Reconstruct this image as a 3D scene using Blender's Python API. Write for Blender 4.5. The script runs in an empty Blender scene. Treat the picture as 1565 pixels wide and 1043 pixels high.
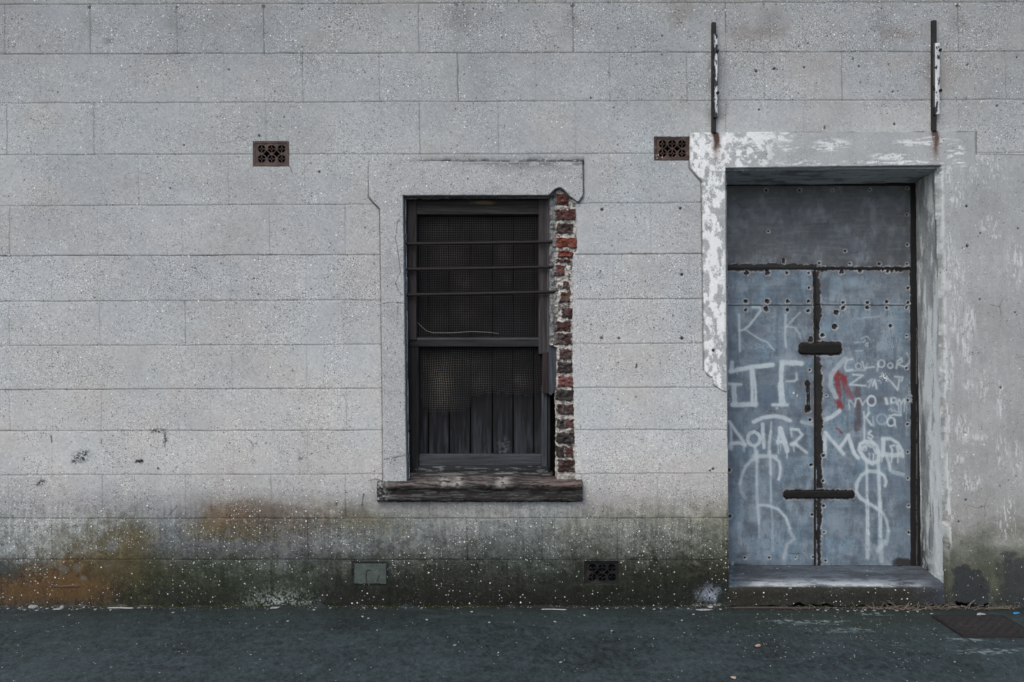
import bpy, math, random
import numpy as np
random.seed(7)
R = math.radians
SC = bpy.context.scene
COL = SC.collection

# ------------------------------------------------------------------ camera, sky, sun, exposure
S = 230.0            # photo pixels per metre on the wall face
D = 5.2              # camera distance from the wall
H = (928 - 521.5) / S
cam_d = bpy.data.cameras.new('camera')
cam = bpy.data.objects.new('camera', cam_d); COL.objects.link(cam)
cam.location = (0, -D, H); cam.rotation_euler = (R(90), 0, 0)
cam_d.sensor_width = 36; cam_d.lens = 36 * D / (1565 / S)
cam_d.clip_end = 500; cam_d.clip_start = 0.05
SC.camera = cam
SUN_EL, SUN_AZ = 48, -28          # azimuth from straight behind the camera, negative = from the left
w = bpy.data.worlds.new('World'); SC.world = w; w.use_nodes = True
wn = w.node_tree.nodes; wl = w.node_tree.links
sky = wn.new('ShaderNodeTexSky'); sky.sky_type = 'NISHITA'; sky.sun_disc = False
sky.sun_elevation = R(SUN_EL); sky.sun_rotation = R(180 - SUN_AZ); sky.dust_density = 3.0
wl.new(sky.outputs[0], wn['Background'].inputs[0]); wn['Background'].inputs[1].default_value = 0.12
sd = bpy.data.lights.new('sun', 'SUN'); sd.energy = 0.9; sd.angle = R(50); sd.color = (1.0, .97, .88)
sun = bpy.data.objects.new('sun', sd); COL.objects.link(sun)
sun.rotation_euler = (R(90 - SUN_EL), 0, R(SUN_AZ))
SC.view_settings.view_transform = 'Standard'; SC.view_settings.look = 'None'
SC.view_settings.gamma = 1; SC.view_settings.exposure = 0.70

# ------------------------------------------------------------------ numeric helpers
def wx(px, d=0.0): return (px - 782.5) / S * (D + d) / D
def wz(py, d=0.0): return H + (521.5 - py) / S * (D + d) / D
def lin(c):
    c = np.asarray(c, dtype=np.float64) / 255.0
    return np.where(c <= .04045, c / 12.92, ((c + .055) / 1.055) ** 2.4)
def hsh(i, j, s):
    with np.errstate(over='ignore'):
        h = (i.astype(np.int64) * 374761393 + j.astype(np.int64) * 668265263 + s * 974634777) & 0xffffffff
        h = ((h ^ (h >> 13)) * 1274126177) & 0xffffffff
        h = ((h ^ (h >> 16)) * 2246822519) & 0xffffffff
    return ((h ^ (h >> 15)) & 0xffffff) / float(0xffffff)
def vn(x, y, s=0):
    xi = np.floor(x); yi = np.floor(y); fx = x - xi; fy = y - yi
    fx = fx * fx * (3 - 2 * fx); fy = fy * fy * (3 - 2 * fy)
    a = hsh(xi, yi, s); b = hsh(xi + 1, yi, s); c = hsh(xi, yi + 1, s); d = hsh(xi + 1, yi + 1, s)
    return (a + (b - a) * fx) * (1 - fy) + (c + (d - c) * fx) * fy
def fbm(x, y, s=0, o=4):
    t = 0; a = .5; n = 0
    for k in range(o):
        t = t + a * vn(x * 2 ** k + 17.3 * k, y * 2 ** k - 9.1 * k, s + k); n += a; a *= .5
    return t / n                       # 0..1, mean .5
def sst(a, b, x):
    t = np.clip((x - a) / (b - a), 0, 1); return t * t * (3 - 2 * t)
def grit(X, Y, s=0):
    return .62 * (hsh(np.floor(X / 1.9 + .35 * np.sin(Y)), np.floor(Y / 1.9 + .35 * np.sin(X * 1.3)), 5000 + s) - .5) + .5 * (hsh(np.floor(X / 3.3 + .4 * np.sin(Y * .7)), np.floor(Y / 3.1 + .4 * np.sin(X)), 5100 + s) - .5)
def dseg(X, Y, a, b):
    dx, dy = b[0] - a[0], b[1] - a[1]; L = dx * dx + dy * dy + 1e-9
    t = np.clip(((X - a[0]) * dx + (Y - a[1]) * dy) / L, 0, 1)
    return np.hypot(X - a[0] - t * dx, Y - a[1] - t * dy)
def dpoly(X, Y, pts):
    d = None
    for a, b in zip(pts[:-1], pts[1:]):
        e = dseg(X, Y, a, b); d = e if d is None else np.minimum(d, e)
    return d
def sdp(X, Y, pts):                     # signed distance to a closed polygon, negative inside
    d = dpoly(X, Y, pts + [pts[0]])
    ins = np.zeros(np.broadcast(X, Y).shape, bool)
    n = len(pts)
    for i in range(n):
        x1, y1 = pts[i]; x2, y2 = pts[(i + 1) % n]
        if y1 == y2: continue
        c = ((y1 > Y) != (y2 > Y)) & (X < (x2 - x1) * (Y - y1) / (y2 - y1) + x1)
        ins ^= c
    return np.where(ins, -d, d)

def fz(X, Y, s=0):
    return (vn(X / 1.2, Y / 1.2, 900 + s) - .5) * .16 + (vn(X / 2.9, Y / 2.9, 910 + s) - .5) * .12
class Grid:
    def __init__(s, xs, ys, base=(150, 152, 156)):
        s.xs = np.asarray(xs, float); s.ys = np.asarray(ys, float)
        s.X, s.Y = np.meshgrid(s.xs, s.ys)
        s.col = np.zeros(s.X.shape + (3,)) + lin(base)
        s.dep = np.zeros(s.X.shape); s.fd = np.ones(s.X.shape)
        s.cut = np.zeros(s.X.shape, bool)
    def win(s, x0, x1, y0, y1):
        a = np.searchsorted(s.xs, x0); b = np.searchsorted(s.xs, x1) + 1
        c = np.searchsorted(s.ys, y0); d = np.searchsorted(s.ys, y1) + 1
        return (slice(c, d), slice(a, b))
    def mix(s, m, rgb, sl=(slice(None), slice(None))):
        m = np.clip(m, 0, 1)[..., None]; s.col[sl] = s.col[sl] * (1 - m) + lin(rgb) * m
    def mul(s, f, sl=(slice(None), slice(None))):
        s.col[sl] *= np.asarray(f)[..., None]
    def stroke(s, pts, wd, rgb, a=1.0, soft=1.0, nz=.35, dep=0.0, seed=3, sc=.25):
        xs = [p[0] for p in pts]; ys = [p[1] for p in pts]; m = wd + 4
        sl = s.win(min(xs) - m, max(xs) + m, min(ys) - m, max(ys) + m)
        X, Y = s.X[sl], s.Y[sl]
        if X.size == 0: return
        n = fbm(X * sc, Y * sc, seed)
        d = dpoly(X, Y, pts) if len(pts) > 1 else np.hypot(X - pts[0][0], Y - pts[0][1])
        k = sst(wd / 2 + soft, wd / 2 - soft, d + (n - .5) * wd * nz)
        s.mix(k * a * np.clip(1 - nz + nz * 2 * fbm(X * .6, Y * .6, seed + 9) + fz(X, Y, seed) * nz * 3 + (fbm(X / 9, Y / 9, seed + 31, 3) - .5) * nz * 2.2, 0, 1.1), rgb, sl)
        if dep: s.dep[sl] += k * dep
    def ring(s, cx, cy, r, wd, rgb, a=1.0, ry=None, **k):
        ry = ry or r
        s.stroke([(cx + r * math.cos(t * math.pi / 6), cy + ry * math.sin(t * math.pi / 6)) for t in range(13)], wd, rgb, a, **k)
    def blob(s, cx, cy, rx, ry, rgb, a=1.0, seed=5, sc=.08, thr=None, fade=1.0):
        sl = s.win(cx - rx * 1.6, cx + rx * 1.6, cy - ry * 1.6, cy + ry * 1.6)
        X, Y = s.X[sl], s.Y[sl]
        if X.size == 0: return
        q = np.hypot((X - cx) / rx, (Y - cy) / ry) + (fbm(X * sc, Y * sc, seed) - .5) * 1.1 + fz(X, Y, seed)
        m = sst(1.0, 1.0 - fade, q)
        if thr is not None: m = m * sst(thr, thr + .06, fbm(X * .45, Y * .45, seed + 3, 3) + fz(X, Y) * .5)
        s.mix(m * a, rgb, sl)

def mesh_np(name, V, F, mat, parent=None, attrs=None, smooth=True, mats=None, midx=None):
    me = bpy.data.meshes.new(name)
    V = np.asarray(V, np.float32); F = np.asarray(F, np.int32)
    k = F.shape[1]
    me.vertices.add(len(V)); me.vertices.foreach_set('co', V.ravel())
    me.loops.add(F.size); me.loops.foreach_set('vertex_index', F.ravel())
    me.polygons.add(len(F)); me.polygons.foreach_set('loop_start', np.arange(0, F.size, k, dtype=np.int32))
    me.polygons.foreach_set('use_smooth', np.full(len(F), smooth))
    me.update(calc_edges=True)
    for kx, v in (attrs or {}).items():
        if v.ndim == 2:
            v = v * np.array([.985, 1.0, .975])
            at = me.attributes.new(kx, 'FLOAT_COLOR', 'POINT')
            at.data.foreach_set('color', np.concatenate([v, np.ones((len(v), 1))], 1).astype(np.float32).ravel())
        else:
            at = me.attributes.new(kx, 'FLOAT', 'POINT'); at.data.foreach_set('value', v.astype(np.float32))
    me.materials.append(mat)
    o = bpy.data.objects.new(name, me); COL.objects.link(o)
    if parent: o.parent = parent
    return o

def surf(name, P, mat, parent=None, col=None, fd=None, cut=None, flip=False, smooth=True):
    """P: (ny,nx,3) world points -> one mesh; rows run downwards, columns to the right, facing -Y"""
    ny, nx = P.shape[:2]
    idx = np.arange(ny * nx).reshape(ny, nx)
    F = np.stack([idx[:-1, :-1], idx[1:, :-1], idx[1:, 1:], idx[:-1, 1:]], -1)
    if flip: F = F[..., ::-1]
    if cut is not None:
        k = ~(cut[:-1, :-1] & cut[1:, :-1] & cut[1:, 1:] & cut[:-1, 1:])
        F = F[k]
    F = F.reshape(-1, 4)
    used = np.unique(F); mp = np.full(ny * nx, -1); mp[used] = np.arange(len(used))
    at = {}
    at['col'] = (np.clip(col.reshape(-1, 3), .004, .9) if col is not None else np.full((ny * nx, 3), .2))[used]
    at['fd'] = (fd.reshape(-1) if fd is not None else np.zeros(ny * nx))[used]
    return mesh_np(name, P.reshape(-1, 3)[used], mp[F], mat, parent, at, smooth)

def gsurf(name, g, d, mat, parent, **k):
    s = (D + d) / D
    P = np.stack([(g.X - 782.5) / S * s, d + g.dep, H + (521.5 - g.Y) / S * s], -1)
    return surf(name, P, mat, parent, g.col, g.fd, g.cut, **k)

def tubes(polys, rad, n=6):
    """polys: list of (k,3) arrays; rad: float or list of per-poly float/arrays -> V,F,id"""
    V = []; F = []; o = 0; ids = []
    for q, p in enumerate(polys):
        p = np.asarray(p, float); r = rad[q] if isinstance(rad, (list, tuple)) else rad
        r = np.broadcast_to(np.asarray(r, float), (len(p),))
        t = np.gradient(p, axis=0); t /= np.linalg.norm(t, axis=1)[:, None] + 1e-12
        up = np.array([0, 1., 0]) if abs(t[0, 1]) < .8 else np.array([0, 0, 1.])
        u = np.cross(t, up); u /= np.linalg.norm(u, axis=1)[:, None] + 1e-12; v = np.cross(t, u)
        a = np.arange(n) * 2 * math.pi / n + math.pi / 4
        ring = p[:, None] + r[:, None, None] * (np.cos(a)[None, :, None] * u[:, None] + np.sin(a)[None, :, None] * v[:, None])
        V.append(ring.reshape(-1, 3)); m = len(p)
        i = np.arange(m - 1)[:, None] * n; j = np.arange(n)[None]; j2 = (j + 1) % n
        F.append(np.stack([i + j, i + j2, i + n + j2, i + n + j], -1).reshape(-1, 4) + o)
        for e in (0, (m - 1) * n):
            for c in range(1, n - 1, 2):
                F.append(np.array([[o + e, o + e + c, o + e + c + 1, o + e + min(c + 2, n - 1)]]))
        ids.append(np.full(m * n, q)); o += m * n
    return np.concatenate(V), np.concatenate(F), np.concatenate(ids)

def bm_obj(name, V, F, mat, parent=None, bevel=0, smooth=False):
    me = bpy.data.meshes.new(name); me.from_pydata([tuple(v) for v in V], [], F); me.update()
    me.materials.append(mat)
    if smooth: me.polygons.foreach_set('use_smooth', [True] * len(me.polygons))
    o = bpy.data.objects.new(name, me); COL.objects.link(o)
    if parent: o.parent = parent
    if bevel:
        m = o.modifiers.new('bevel', 'BEVEL'); m.width = bevel; m.segments = 2
    return o
def boxVF(x0, x1, y0, y1, z0, z1, o=0):
    V = [(x, y, z) for x in (x0, x1) for y in (y0, y1) for z in (z0, z1)]
    F = [(0, 1, 3, 2), (4, 6, 7, 5), (0, 4, 5, 1), (2, 3, 7, 6), (0, 2, 6, 4), (1, 5, 7, 3)]
    return V, [tuple(i + o for i in f) for f in F]

def tag(o, label=None, cat=None, group=None, kind=None):
    if label: o['label'] = label
    if cat: o['category'] = cat
    if group: o['group'] = group
    if kind: o['kind'] = kind
    return o
def empty(name, loc=(0, 0, 0)):
    e = bpy.data.objects.new(name, None); COL.objects.link(e); e.location = loc; e.empty_display_size = .2; return e

# ------------------------------------------------------------------ materials
class NT:
    def __init__(s, name):
        s.m = bpy.data.materials.new(name); s.m.use_nodes = True
        s.t = s.m.node_tree; s.b = s.t.nodes['Principled BSDF']
    def n(s, typ, **k):
        q = s.t.nodes.new(typ)
        for a, v in k.items(): setattr(q, a, v)
        return q
    def l(s, a, b): s.t.links.new(a, b)
    def math(s, op, a, b=None, c=None, clamp=False):
        q = s.n('ShaderNodeMath', operation=op, use_clamp=clamp)
        for i, v in enumerate((a, b, c)):
            if v is None: continue
            if isinstance(v, (int, float)): q.inputs[i].default_value = v
            else: s.l(v, q.inputs[i])
        return q.outputs[0]
    def attr(s, name, fac=False):
        q = s.n('ShaderNodeAttribute', attribute_name=name); return q.outputs['Fac' if fac else 'Color']
    def coords(s, flat='wall'):
        tc = s.n('ShaderNodeTexCoord'); sp = s.n('ShaderNodeSeparateXYZ'); s.l(tc.outputs['Object'], sp.inputs[0])
        cb = s.n('ShaderNodeCombineXYZ')
        if flat == 'wall':
            s.l(s.math('ADD', sp.outputs[0], sp.outputs[1]), cb.inputs[0])
            s.l(s.math('ADD', sp.outputs[2], s.math('MULTIPLY', sp.outputs[1], .5)), cb.inputs[1])
        else:
            s.l(sp.outputs[0], cb.inputs[0]); s.l(sp.outputs[1], cb.inputs[1])
        return cb.outputs[0]
    def map(s, v, sc, off=(0, 0, 0)):
        q = s.n('ShaderNodeMapping'); s.l(v, q.inputs[0]); q.inputs['Scale'].default_value = sc; q.inputs['Location'].default_value = off
        return q.outputs[0]
    def noise(s, v, sc, det=4, rough=.6, dim='3D', col=False):
        q = s.n('ShaderNodeTexNoise', noise_dimensions=dim); s.l(v, q.inputs['Vector'])
        q.inputs['Scale'].default_value = sc; q.inputs['Detail'].default_value = det; q.inputs['Roughness'].default_value = rough
        return q.outputs[1 if col else 0]
    def mr(s, v, a, b, c=0.0, d=1.0, smooth=False):
        q = s.n('ShaderNodeMapRange'); s.l(v, q.inputs[0])
        if smooth: q.interpolation_type = 'SMOOTHSTEP'
        for i, x in enumerate((a, b, c, d)): q.inputs[i + 1].default_value = x
        return q.outputs[0]
    def mix(s, f, a, b, mode='MIX'):
        q = s.n('ShaderNodeMix', data_type='RGBA', blend_type=mode)
        if isinstance(f, (int, float)): q.inputs[0].default_value = f
        else: s.l(f, q.inputs[0])
        for i, v in ((6, a), (7, b)):
            if isinstance(v, (tuple, list)): q.inputs[i].default_value = tuple(v) + (1,) if len(v) == 3 else v
            else: s.l(v, q.inputs[i])
        return q.outputs[2]
    def scale(s, c, f):                   # colour times a float socket
        q = s.n('ShaderNodeVectorMath', operation='SCALE'); s.l(c, q.inputs[0]); s.l(f, q.inputs[3]); return q.outputs[0]
    def flecks(s, v, size, rad, prob, dens=None, off=(0, 0, 0), squash=1.0):
        vv = s.map(v, (1 / size, squash / size, 1), off)
        q = s.n('ShaderNodeTexVoronoi', voronoi_dimensions='2D'); s.l(vv, q.inputs['Vector']); q.inputs['Scale'].default_value = 1
        sp = s.n('ShaderNodeSeparateColor'); s.l(q.outputs['Color'], sp.inputs[0])
        p = s.math('MULTIPLY', dens, prob) if dens is not None else prob
        on = s.math('LESS_THAN', sp.outputs[0], p)
        rr = s.math('MULTIPLY', s.math('ADD', s.math('MULTIPLY', sp.outputs[1], .9), .45), rad)
        dd = s.math('DIVIDE', q.outputs['Distance'], rr)
        return s.math('MULTIPLY', on, s.mr(dd, 1.1, .75)), sp.outputs[2]
    def bump(s, h, dist, strength=1.0):
        q = s.n('ShaderNodeBump'); s.l(h, q.inputs['Height']); q.inputs['Distance'].default_value = dist
        q.inputs['Strength'].default_value = strength; s.l(q.outputs[0], s.b.inputs['Normal'])
    def out(s, c, rough=.9, spec=.3, metal=0):
        s.l(c, s.b.inputs['Base Color'])
        if isinstance(rough, (int, float)): s.b.inputs['Roughness'].default_value = rough
        else: s.l(rough, s.b.inputs['Roughness'])
        s.b.inputs['Specular IOR Level'].default_value = spec; s.b.inputs['Metallic'].default_value = metal
        return s.m

def render_mat(name, flat='wall', rough=.92, bump=.0012, grain=.85, spec=.25, gsc=170, base=.22):
    t = NT(name); v = t.coords(flat); fd = t.attr('fd', True); c = t.attr('col')
    g = t.noise(v, gsc, 3, .7); g2 = t.noise(v, gsc * 3.2, 2, .7)
    gg = t.math('ADD', t.math('MULTIPLY', t.math('SUBTRACT', g, .5), 1.1), t.math('MULTIPLY', t.math('SUBTRACT', g2, .5), 1.0))
    amp = t.math('ADD', t.math('MULTIPLY', fd, grain), base)
    c = t.scale(c, t.math('MAXIMUM', t.math('ADD', 1, t.math('MULTIPLY', gg, amp)), .3))
    hs = []
    for size, rad, prob, off, col in ((.0095, .36, .42, (3.3, 1.7, 0), .22), (.021, .22, .10, (9.3, 5.7, 0), .06), (.06, .1, .10, (19.3, 35.7, 0), .02)):
        m, r = t.flecks(v, size, rad, prob, fd, off)
        c = t.mix(t.math('MULTIPLY', m, .75), c, t.scale(c, t.math('ADD', t.math('MULTIPLY', r, .3), col + .1)))
    for size, rad, prob, off, lum, a in ((.0085, .36, .36, (1.3, 8.7, 0), .58, .7), (.0155, .21, .17, (4.3, 2.7, 0), .66, .85), (.034, .12, .12, (7.3, 7.1, 0), .78, 1.0)):
        m, r = t.flecks(v, size, rad, prob, fd, off)
        if size < .01:
            c2 = t.n('ShaderNodeVectorMath', operation='MULTIPLY_ADD'); t.l(c, c2.inputs[0]); c2.inputs[1].default_value = (1.45,) * 3; c2.inputs[2].default_value = (.045,) * 3
            c = t.mix(t.math('MULTIPLY', m, a), c, c2.outputs[0]); continue
        c = t.mix(t.math('MULTIPLY', t.math('MULTIPLY', m, a), t.math('ADD', t.math('MULTIPLY', r, .6), .4)), c, (lum, lum, lum * 1.02))
    t.bump(gg, bump)
    return t.out(c, rough, spec)
M_render = render_mat('cement_render')
M_smooth = render_mat('smooth_cement', grain=.3, bump=.0008, gsc=110)
M_ground = render_mat('asphalt', 'ground', rough=.62, bump=.005, grain=.9, spec=.35, gsc=75, base=.85)

def plain_mat(name, rough=.6, spec=.4, metal=0, gsc=60, amp=.5, bump=.0006, stretch=(1, 1, 1)):
    t = NT(name); tc = t.n('ShaderNodeTexCoord'); v = t.map(tc.outputs['Object'], stretch); c = t.attr('col')
    g = t.noise(v, gsc, 6, .65); g2 = t.noise(v, gsc * 6, 3, .7)
    s = t.math('ADD', t.math('MULTIPLY', t.math('SUBTRACT', g, .5), amp * 2), t.math('MULTIPLY', t.math('SUBTRACT', g2, .5), amp))
    c = t.scale(c, t.math('MAXIMUM', t.math('ADD', 1, s), .15))
    t.bump(s, bump)
    return t.out(c, rough, spec, metal)
M_metal = plain_mat('painted_sheet_steel', .52, .45, 0, 40, .13, .0004)
M_iron = plain_mat('rusted_iron', .75, .3, 0, 90, .6, .001)
M_brick = plain_mat('broken_brick', .95, .15, 0, 140, .45, .002)
M_wood = plain_mat('weathered_timber', .85, .2, 0, 75, .8, .002, (1, 1, .07))
M_woodh = plain_mat('weathered_timber_rail', .85, .2, 0, 75, .8, .002, (.07, 1, 1))
M_clay = plain_mat('fired_clay', .85, .2, 0, 160, .35, .0008)
M_wire = plain_mat('wire', .7, .3, 0, 50, .4, .0002)
def flat_mat(name, rgb, rough=.8, amp=.5, sc=60, bump=.0008, spec=.3):
    t = NT(name); tc = t.n('ShaderNodeTexCoord'); g = t.noise(tc.outputs['Object'], sc, 5, .65)
    f = t.math('ADD', 1, t.math('MULTIPLY', t.math('SUBTRACT', g, .5), amp * 2))
    rc = t.n('ShaderNodeRGB'); rc.outputs[0].default_value = tuple(lin(rgb)) + (1,)
    t.bump(g, bump); return t.out(t.scale(rc.outputs[0], f), rough, spec)
M_dark = flat_mat('dark_recess', (22, 21, 22), .95)  # near-black backing colour, stands in for the shade behind gaps and openings

# ------------------------------------------------------------------ setting out (photo pixels on the wall face)
ROWS = [(-69, -70), (7, 4.5), (83, 80), (158, 154), (237, 234.5), (315, 310), (391.5, 388), (461, 457), (529, 525), (596, 592), (659, 657), (726, 724), (792.5, 792), (855, 856)]
def rowy(i, x): a, b = ROWS[i]; return a + (b - a) * x / 1100.0
# (start row, [(x, strength)...])
VJ = {
 0: [(70, .5), (205, .5), (340, .6), (463, .6), (578, .5), (698, .5), (817, .5), (932, .5), (1048, .5), (1168, .5), (1287, .5), (1405, .5), (1535, .5)],
 1: [(7, .6), (137, .9), (270, .6), (403, 1.1), (521, .25), (639, .75), (757, .35), (875, 1.0), (989, .15), (1109, .8), (1226, .25), (1347, .2), (1464, .7), (1580, .5)],
 2: [(70, .2), (207, .2), (342, .3), (462, .6), (579, .5), (699, .9), (818, .3), (931, .4), (1049, .5), (1167, .35), (1286, .6), (1404, .3), (1536, .5)],
 3: [(10, .6), (143, .6), (275, .25), (406, .35), (524, .3), (641, .8), (761, .4), (879, .3), (1109, .6), (1228, .3), (1348, .2), (1465, .3)],
 4: [(74, .15), (211, .3), (348, .35), (465, .4), (931, .2)],
 5: [(14, .6), (149, .25), (278, .2), (411, .35), (527, .45), (994, .25)],
 6: [(78, .2), (215, .15), (352, .3), (467, .25), (937, .25), (1053, .2)],
 7: [(14, .6), (152, .5), (282, .6), (412, .15), (527, .15), (997, .3)],
 8: [(79, .25), (216, .12), (354, .4), (468, .35), (939, .3), (1055, .3)],
 9: [(14, .5), (154, .4), (283, .15), (413, .15), (529, .5), (1000, .15)],
 10: [(79, .2), (216, .15), (356, .12), (470, .3), (941, .15), (1057, .2)],
 11: [(12, .3), (156, .5), (283, .5), (414, .5), (528, .6), (655, .6), (773, .25), (889, .35), (1005, .4)],
 12: [(79, .8), (219, .2), (357, .25), (470, .8), (600, .3), (713, .8), (828, .8), (943, .8), (1056, .8)],
 13: [(12, .6), (157, .2), (283, .5), (414, .6), (490, .4), (542, .4), (657, .5), (775, .5), (889, .3), (1005, .3)],
}
WIN_HOLE = [(617, 300.5), (838, 300), (842, 297), (848, 291), (856, 288.5), (864, 292), (873, 303), (881, 314), (882, 330), (883, 384), (877, 390), (875.5, 420), (877, 452), (875.5, 480), (877, 520), (875.5, 560), (878, 600), (878, 640), (880, 700), (880.5, 737), (623, 737), (621, 640), (619, 450)]
DOOR_HOLE = [(1108.5, 258), (1437, 254), (1440, 420), (1444, 640), (1448.5, 880), (1451, 960), (1115, 960), (1114, 880), (1112, 640), (1110, 450)]
VENTS = [(387.5, 217, 441.5, 254), (1000, 210, 1053, 245.5), (893, 858, 946.5, 893.5)]

TY = [-400, 0, 120, 240, 400, 560, 700, 745, 772, 792, 812, 836, 856, 876, 900, 924, 960]
TX = [-400, 0, 60, 120, 200, 260, 330, 400, 460, 520, 580, 640, 720, 800, 880, 960, 1040, 1110, 1500]
top = [(142, 144, 148), (144, 147, 151), (151, 154, 158), (160, 163, 167), (162, 164, 168), (170, 172, 175), (172, 173, 175), (167, 168, 170)]
cols = {
 0: [(152, 154, 159), (152, 154, 159), (150, 151, 157), (140, 142, 147), (120, 120, 122), (70, 70, 64), (98, 76, 54), (82, 70, 60)],
 60: [(152, 153, 157), (150, 151, 156), (148, 149, 155), (130, 131, 134), (112, 106, 98), (104, 84, 64), (98, 71, 50), (84, 70, 60)],
 120: [(150, 150, 155), (145, 146, 150), (128, 127, 128), (112, 109, 104), (100, 86, 64), (98, 75, 54), (92, 70, 50), (78, 66, 56)],
 200: [(137, 139, 142), (118, 119, 118), (102, 94, 78), (98, 88, 66), (86, 79, 56), (78, 73, 50), (64, 64, 46), (50, 52, 42)],
 260: [(141, 143, 149), (130, 132, 140), (108, 112, 120), (95, 98, 106), (80, 81, 74), (64, 67, 53), (52, 56, 46), (44, 47, 40)],
 330: [(125, 120, 117), (98, 87, 75), (95, 86, 70), (98, 100, 108), (88, 92, 92), (66, 70, 60), (52, 56, 46), (42, 44, 36)],
 400: [(120, 113, 108), (88, 79, 71), (92, 85, 73), (104, 106, 112), (92, 94, 94), (70, 74, 66), (56, 59, 50), (52, 58, 50)],
 460: [(138, 136, 136), (100, 93, 88), (108, 108, 114), (118, 120, 128), (98, 100, 104), (72, 76, 70), (56, 59, 51), (48, 53, 46)],
 520: [(132, 130, 128), (102, 97, 90), (104, 106, 108), (115, 118, 124), (88, 90, 92), (60, 62, 57), (40, 42, 37), (30, 31, 28)],
 580: [(135, 136, 136), (102, 99, 90), (108, 110, 110), (112, 114, 120), (84, 86, 86), (52, 54, 51), (40, 41, 36), (32, 33, 29)],
 640: [(140, 140, 142), (132, 133, 135), (122, 124, 130), (98, 100, 104), (74, 77, 75), (54, 55, 51), (40, 42, 36), (29, 30, 27)],
 720: [(140, 140, 143), (134, 136, 140), (122, 124, 130), (92, 95, 96), (74, 78, 77), (54, 55, 52), (43, 43, 39), (31, 31, 28)],
 800: [(145, 145, 148), (134, 135, 138), (120, 122, 127), (98, 100, 102), (76, 80, 79), (60, 62, 59), (48, 48, 43), (32, 33, 29)],
 880: [(150, 150, 152), (138, 138, 138), (114, 115, 112), (100, 102, 104), (78, 80, 77), (52, 54, 47), (38, 39, 33), (28, 30, 25)],
 960: [(150, 150, 151), (132, 132, 130), (122, 124, 126), (102, 104, 103), (72, 74, 67), (48, 50, 41), (36, 40, 32), (28, 32, 27)],
 1040: [(150, 150, 150), (130, 130, 126), (120, 122, 122), (100, 102, 99), (66, 68, 59), (46, 47, 39), (38, 40, 36), (36, 40, 36)],
 1110: [(142, 142, 140), (112, 112, 105), (100, 102, 97), (84, 86, 77), (58, 58, 47), (45, 43, 35), (46, 48, 50), (52, 57, 55)],
}
TSC = [1] * 9 + [.96, .92, .88, .80, .75, .72, .74, .74]
cols[-400] = cols[0]; cols[1500] = cols[1110]
TAB = np.zeros((len(TY), len(TX), 3))
for j, xk in enumerate(TX):
    cc = top + cols[xk] + [cols[xk][-1]]
    for i in range(len(TY)): TAB[i, j] = lin(tuple(v * TSC[i] for v in cc[i]))
def table(X, Y):
    fx = np.interp(X, TX, np.arange(len(TX))); fy = np.interp(Y, TY, np.arange(len(TY)))
    i = np.clip(np.floor(fy).astype(int), 0, len(TY) - 2); j = np.clip(np.floor(fx).astype(int), 0, len(TX) - 2)
    a = (fy - i)[..., None]; b = (fx - j)[..., None]
    return (TAB[i, j] * (1 - b) + TAB[i, j + 1] * b) * (1 - a) + (TAB[i + 1, j] * (1 - b) + TAB[i + 1, j + 1] * b) * a

def wall_colour(g):
    X, Y = g.X, g.Y
    n1 = fbm(X / 60, Y / 34, 1, 5) - .5; n2 = fbm(X / 60, Y / 34, 21, 5) - .5; n3 = fbm(X / 13 + n1 * 3, Y / 10 + n2 * 3, 31, 5) - .5
    damp = sst(740, 800, Y)
    fg = fz(X, Y) + .5 * fz(X * .55, Y * .55, 3)
    g.col = table(X + n1 * 50 * damp + n3 * 50 * damp + fg * 90 * damp, Y + n2 * 24 * damp + n3 * 44 * damp + fg * 75 * damp)
    g.mul(1 + damp * (fg * 1.1 + (fbm(X / 11, Y / 5, 37, 4) - .5) * .55 + (fbm(X / 3.4, Y / 30, 39, 4) - .5) * .75))
    rid = np.zeros(X.shape)
    for i in range(len(ROWS)): rid += (Y > rowy(i, X))
    bid = np.floor((X + 65 * (rid % 2)) / 130)
    bv = hsh(bid, rid, 77)
    m = 1 + (fbm(X / 90, Y / 70, 41, 4) - .5) * .26 + (bv - .5) * .07 + (fbm(X / 14, Y / 14, 43, 3) - .5) * .12
    g.mul(m)
    g.mul(1 + grit(X, Y) * (.26 + .62 * sst(770, 850, Y)))
    g.col *= 1 - np.array([.05, -.02, .02]) * sst(830, 880, Y)[..., None] * sst(120, 320, X)[..., None]
    g.col *= 1 - np.array([.015, -.03, .035]) * sst(765, 800, Y)[..., None]
    wm = fbm(X / 70, Y / 60, 51, 3) - .5
    g.col[..., 0] *= 1 + wm * .09; g.col[..., 2] *= 1 - wm * .08
    fdr = np.array([1.1, 1.1, 1.1, .75, .6, .55, .5, 1.35, .95, .8, .8, .75, .85, 1.1, 1.1])
    g.fd = fdr[np.clip(rid.astype(int), 0, 14)] * np.clip(.15 + 3.2 * (fbm((X + 40 * n2 + Y * .3) / 38, (Y + 50 * n1 - X * .2) / 34, 61, 5) - .28), .12, 1.9) * (1 + .35 * (bv - .5))
    g.fd *= 1 - .66 * sst(800, 900, Y)

# ------------------------------------------------------------------ front wall
def dense(a, b, st): return np.linspace(a, b, int(round((b - a) / st)) + 1)
xs = np.concatenate([np.arange(-420, -45, 15.), dense(-45, 1612, 1.1), np.arange(1627, 2050, 15.)])
ys = np.concatenate([np.arange(-400, -30, 15.), dense(-25, 938, 1.1)])
g = Grid(xs, ys)
X, Y = g.X, g.Y
wall_colour(g)
g.dep += (fbm(X / 120, Y / 120, 5, 3) - .5) * .006 + (fbm(X / 9, Y / 9, 8, 3) - .5) * .0012
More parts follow.
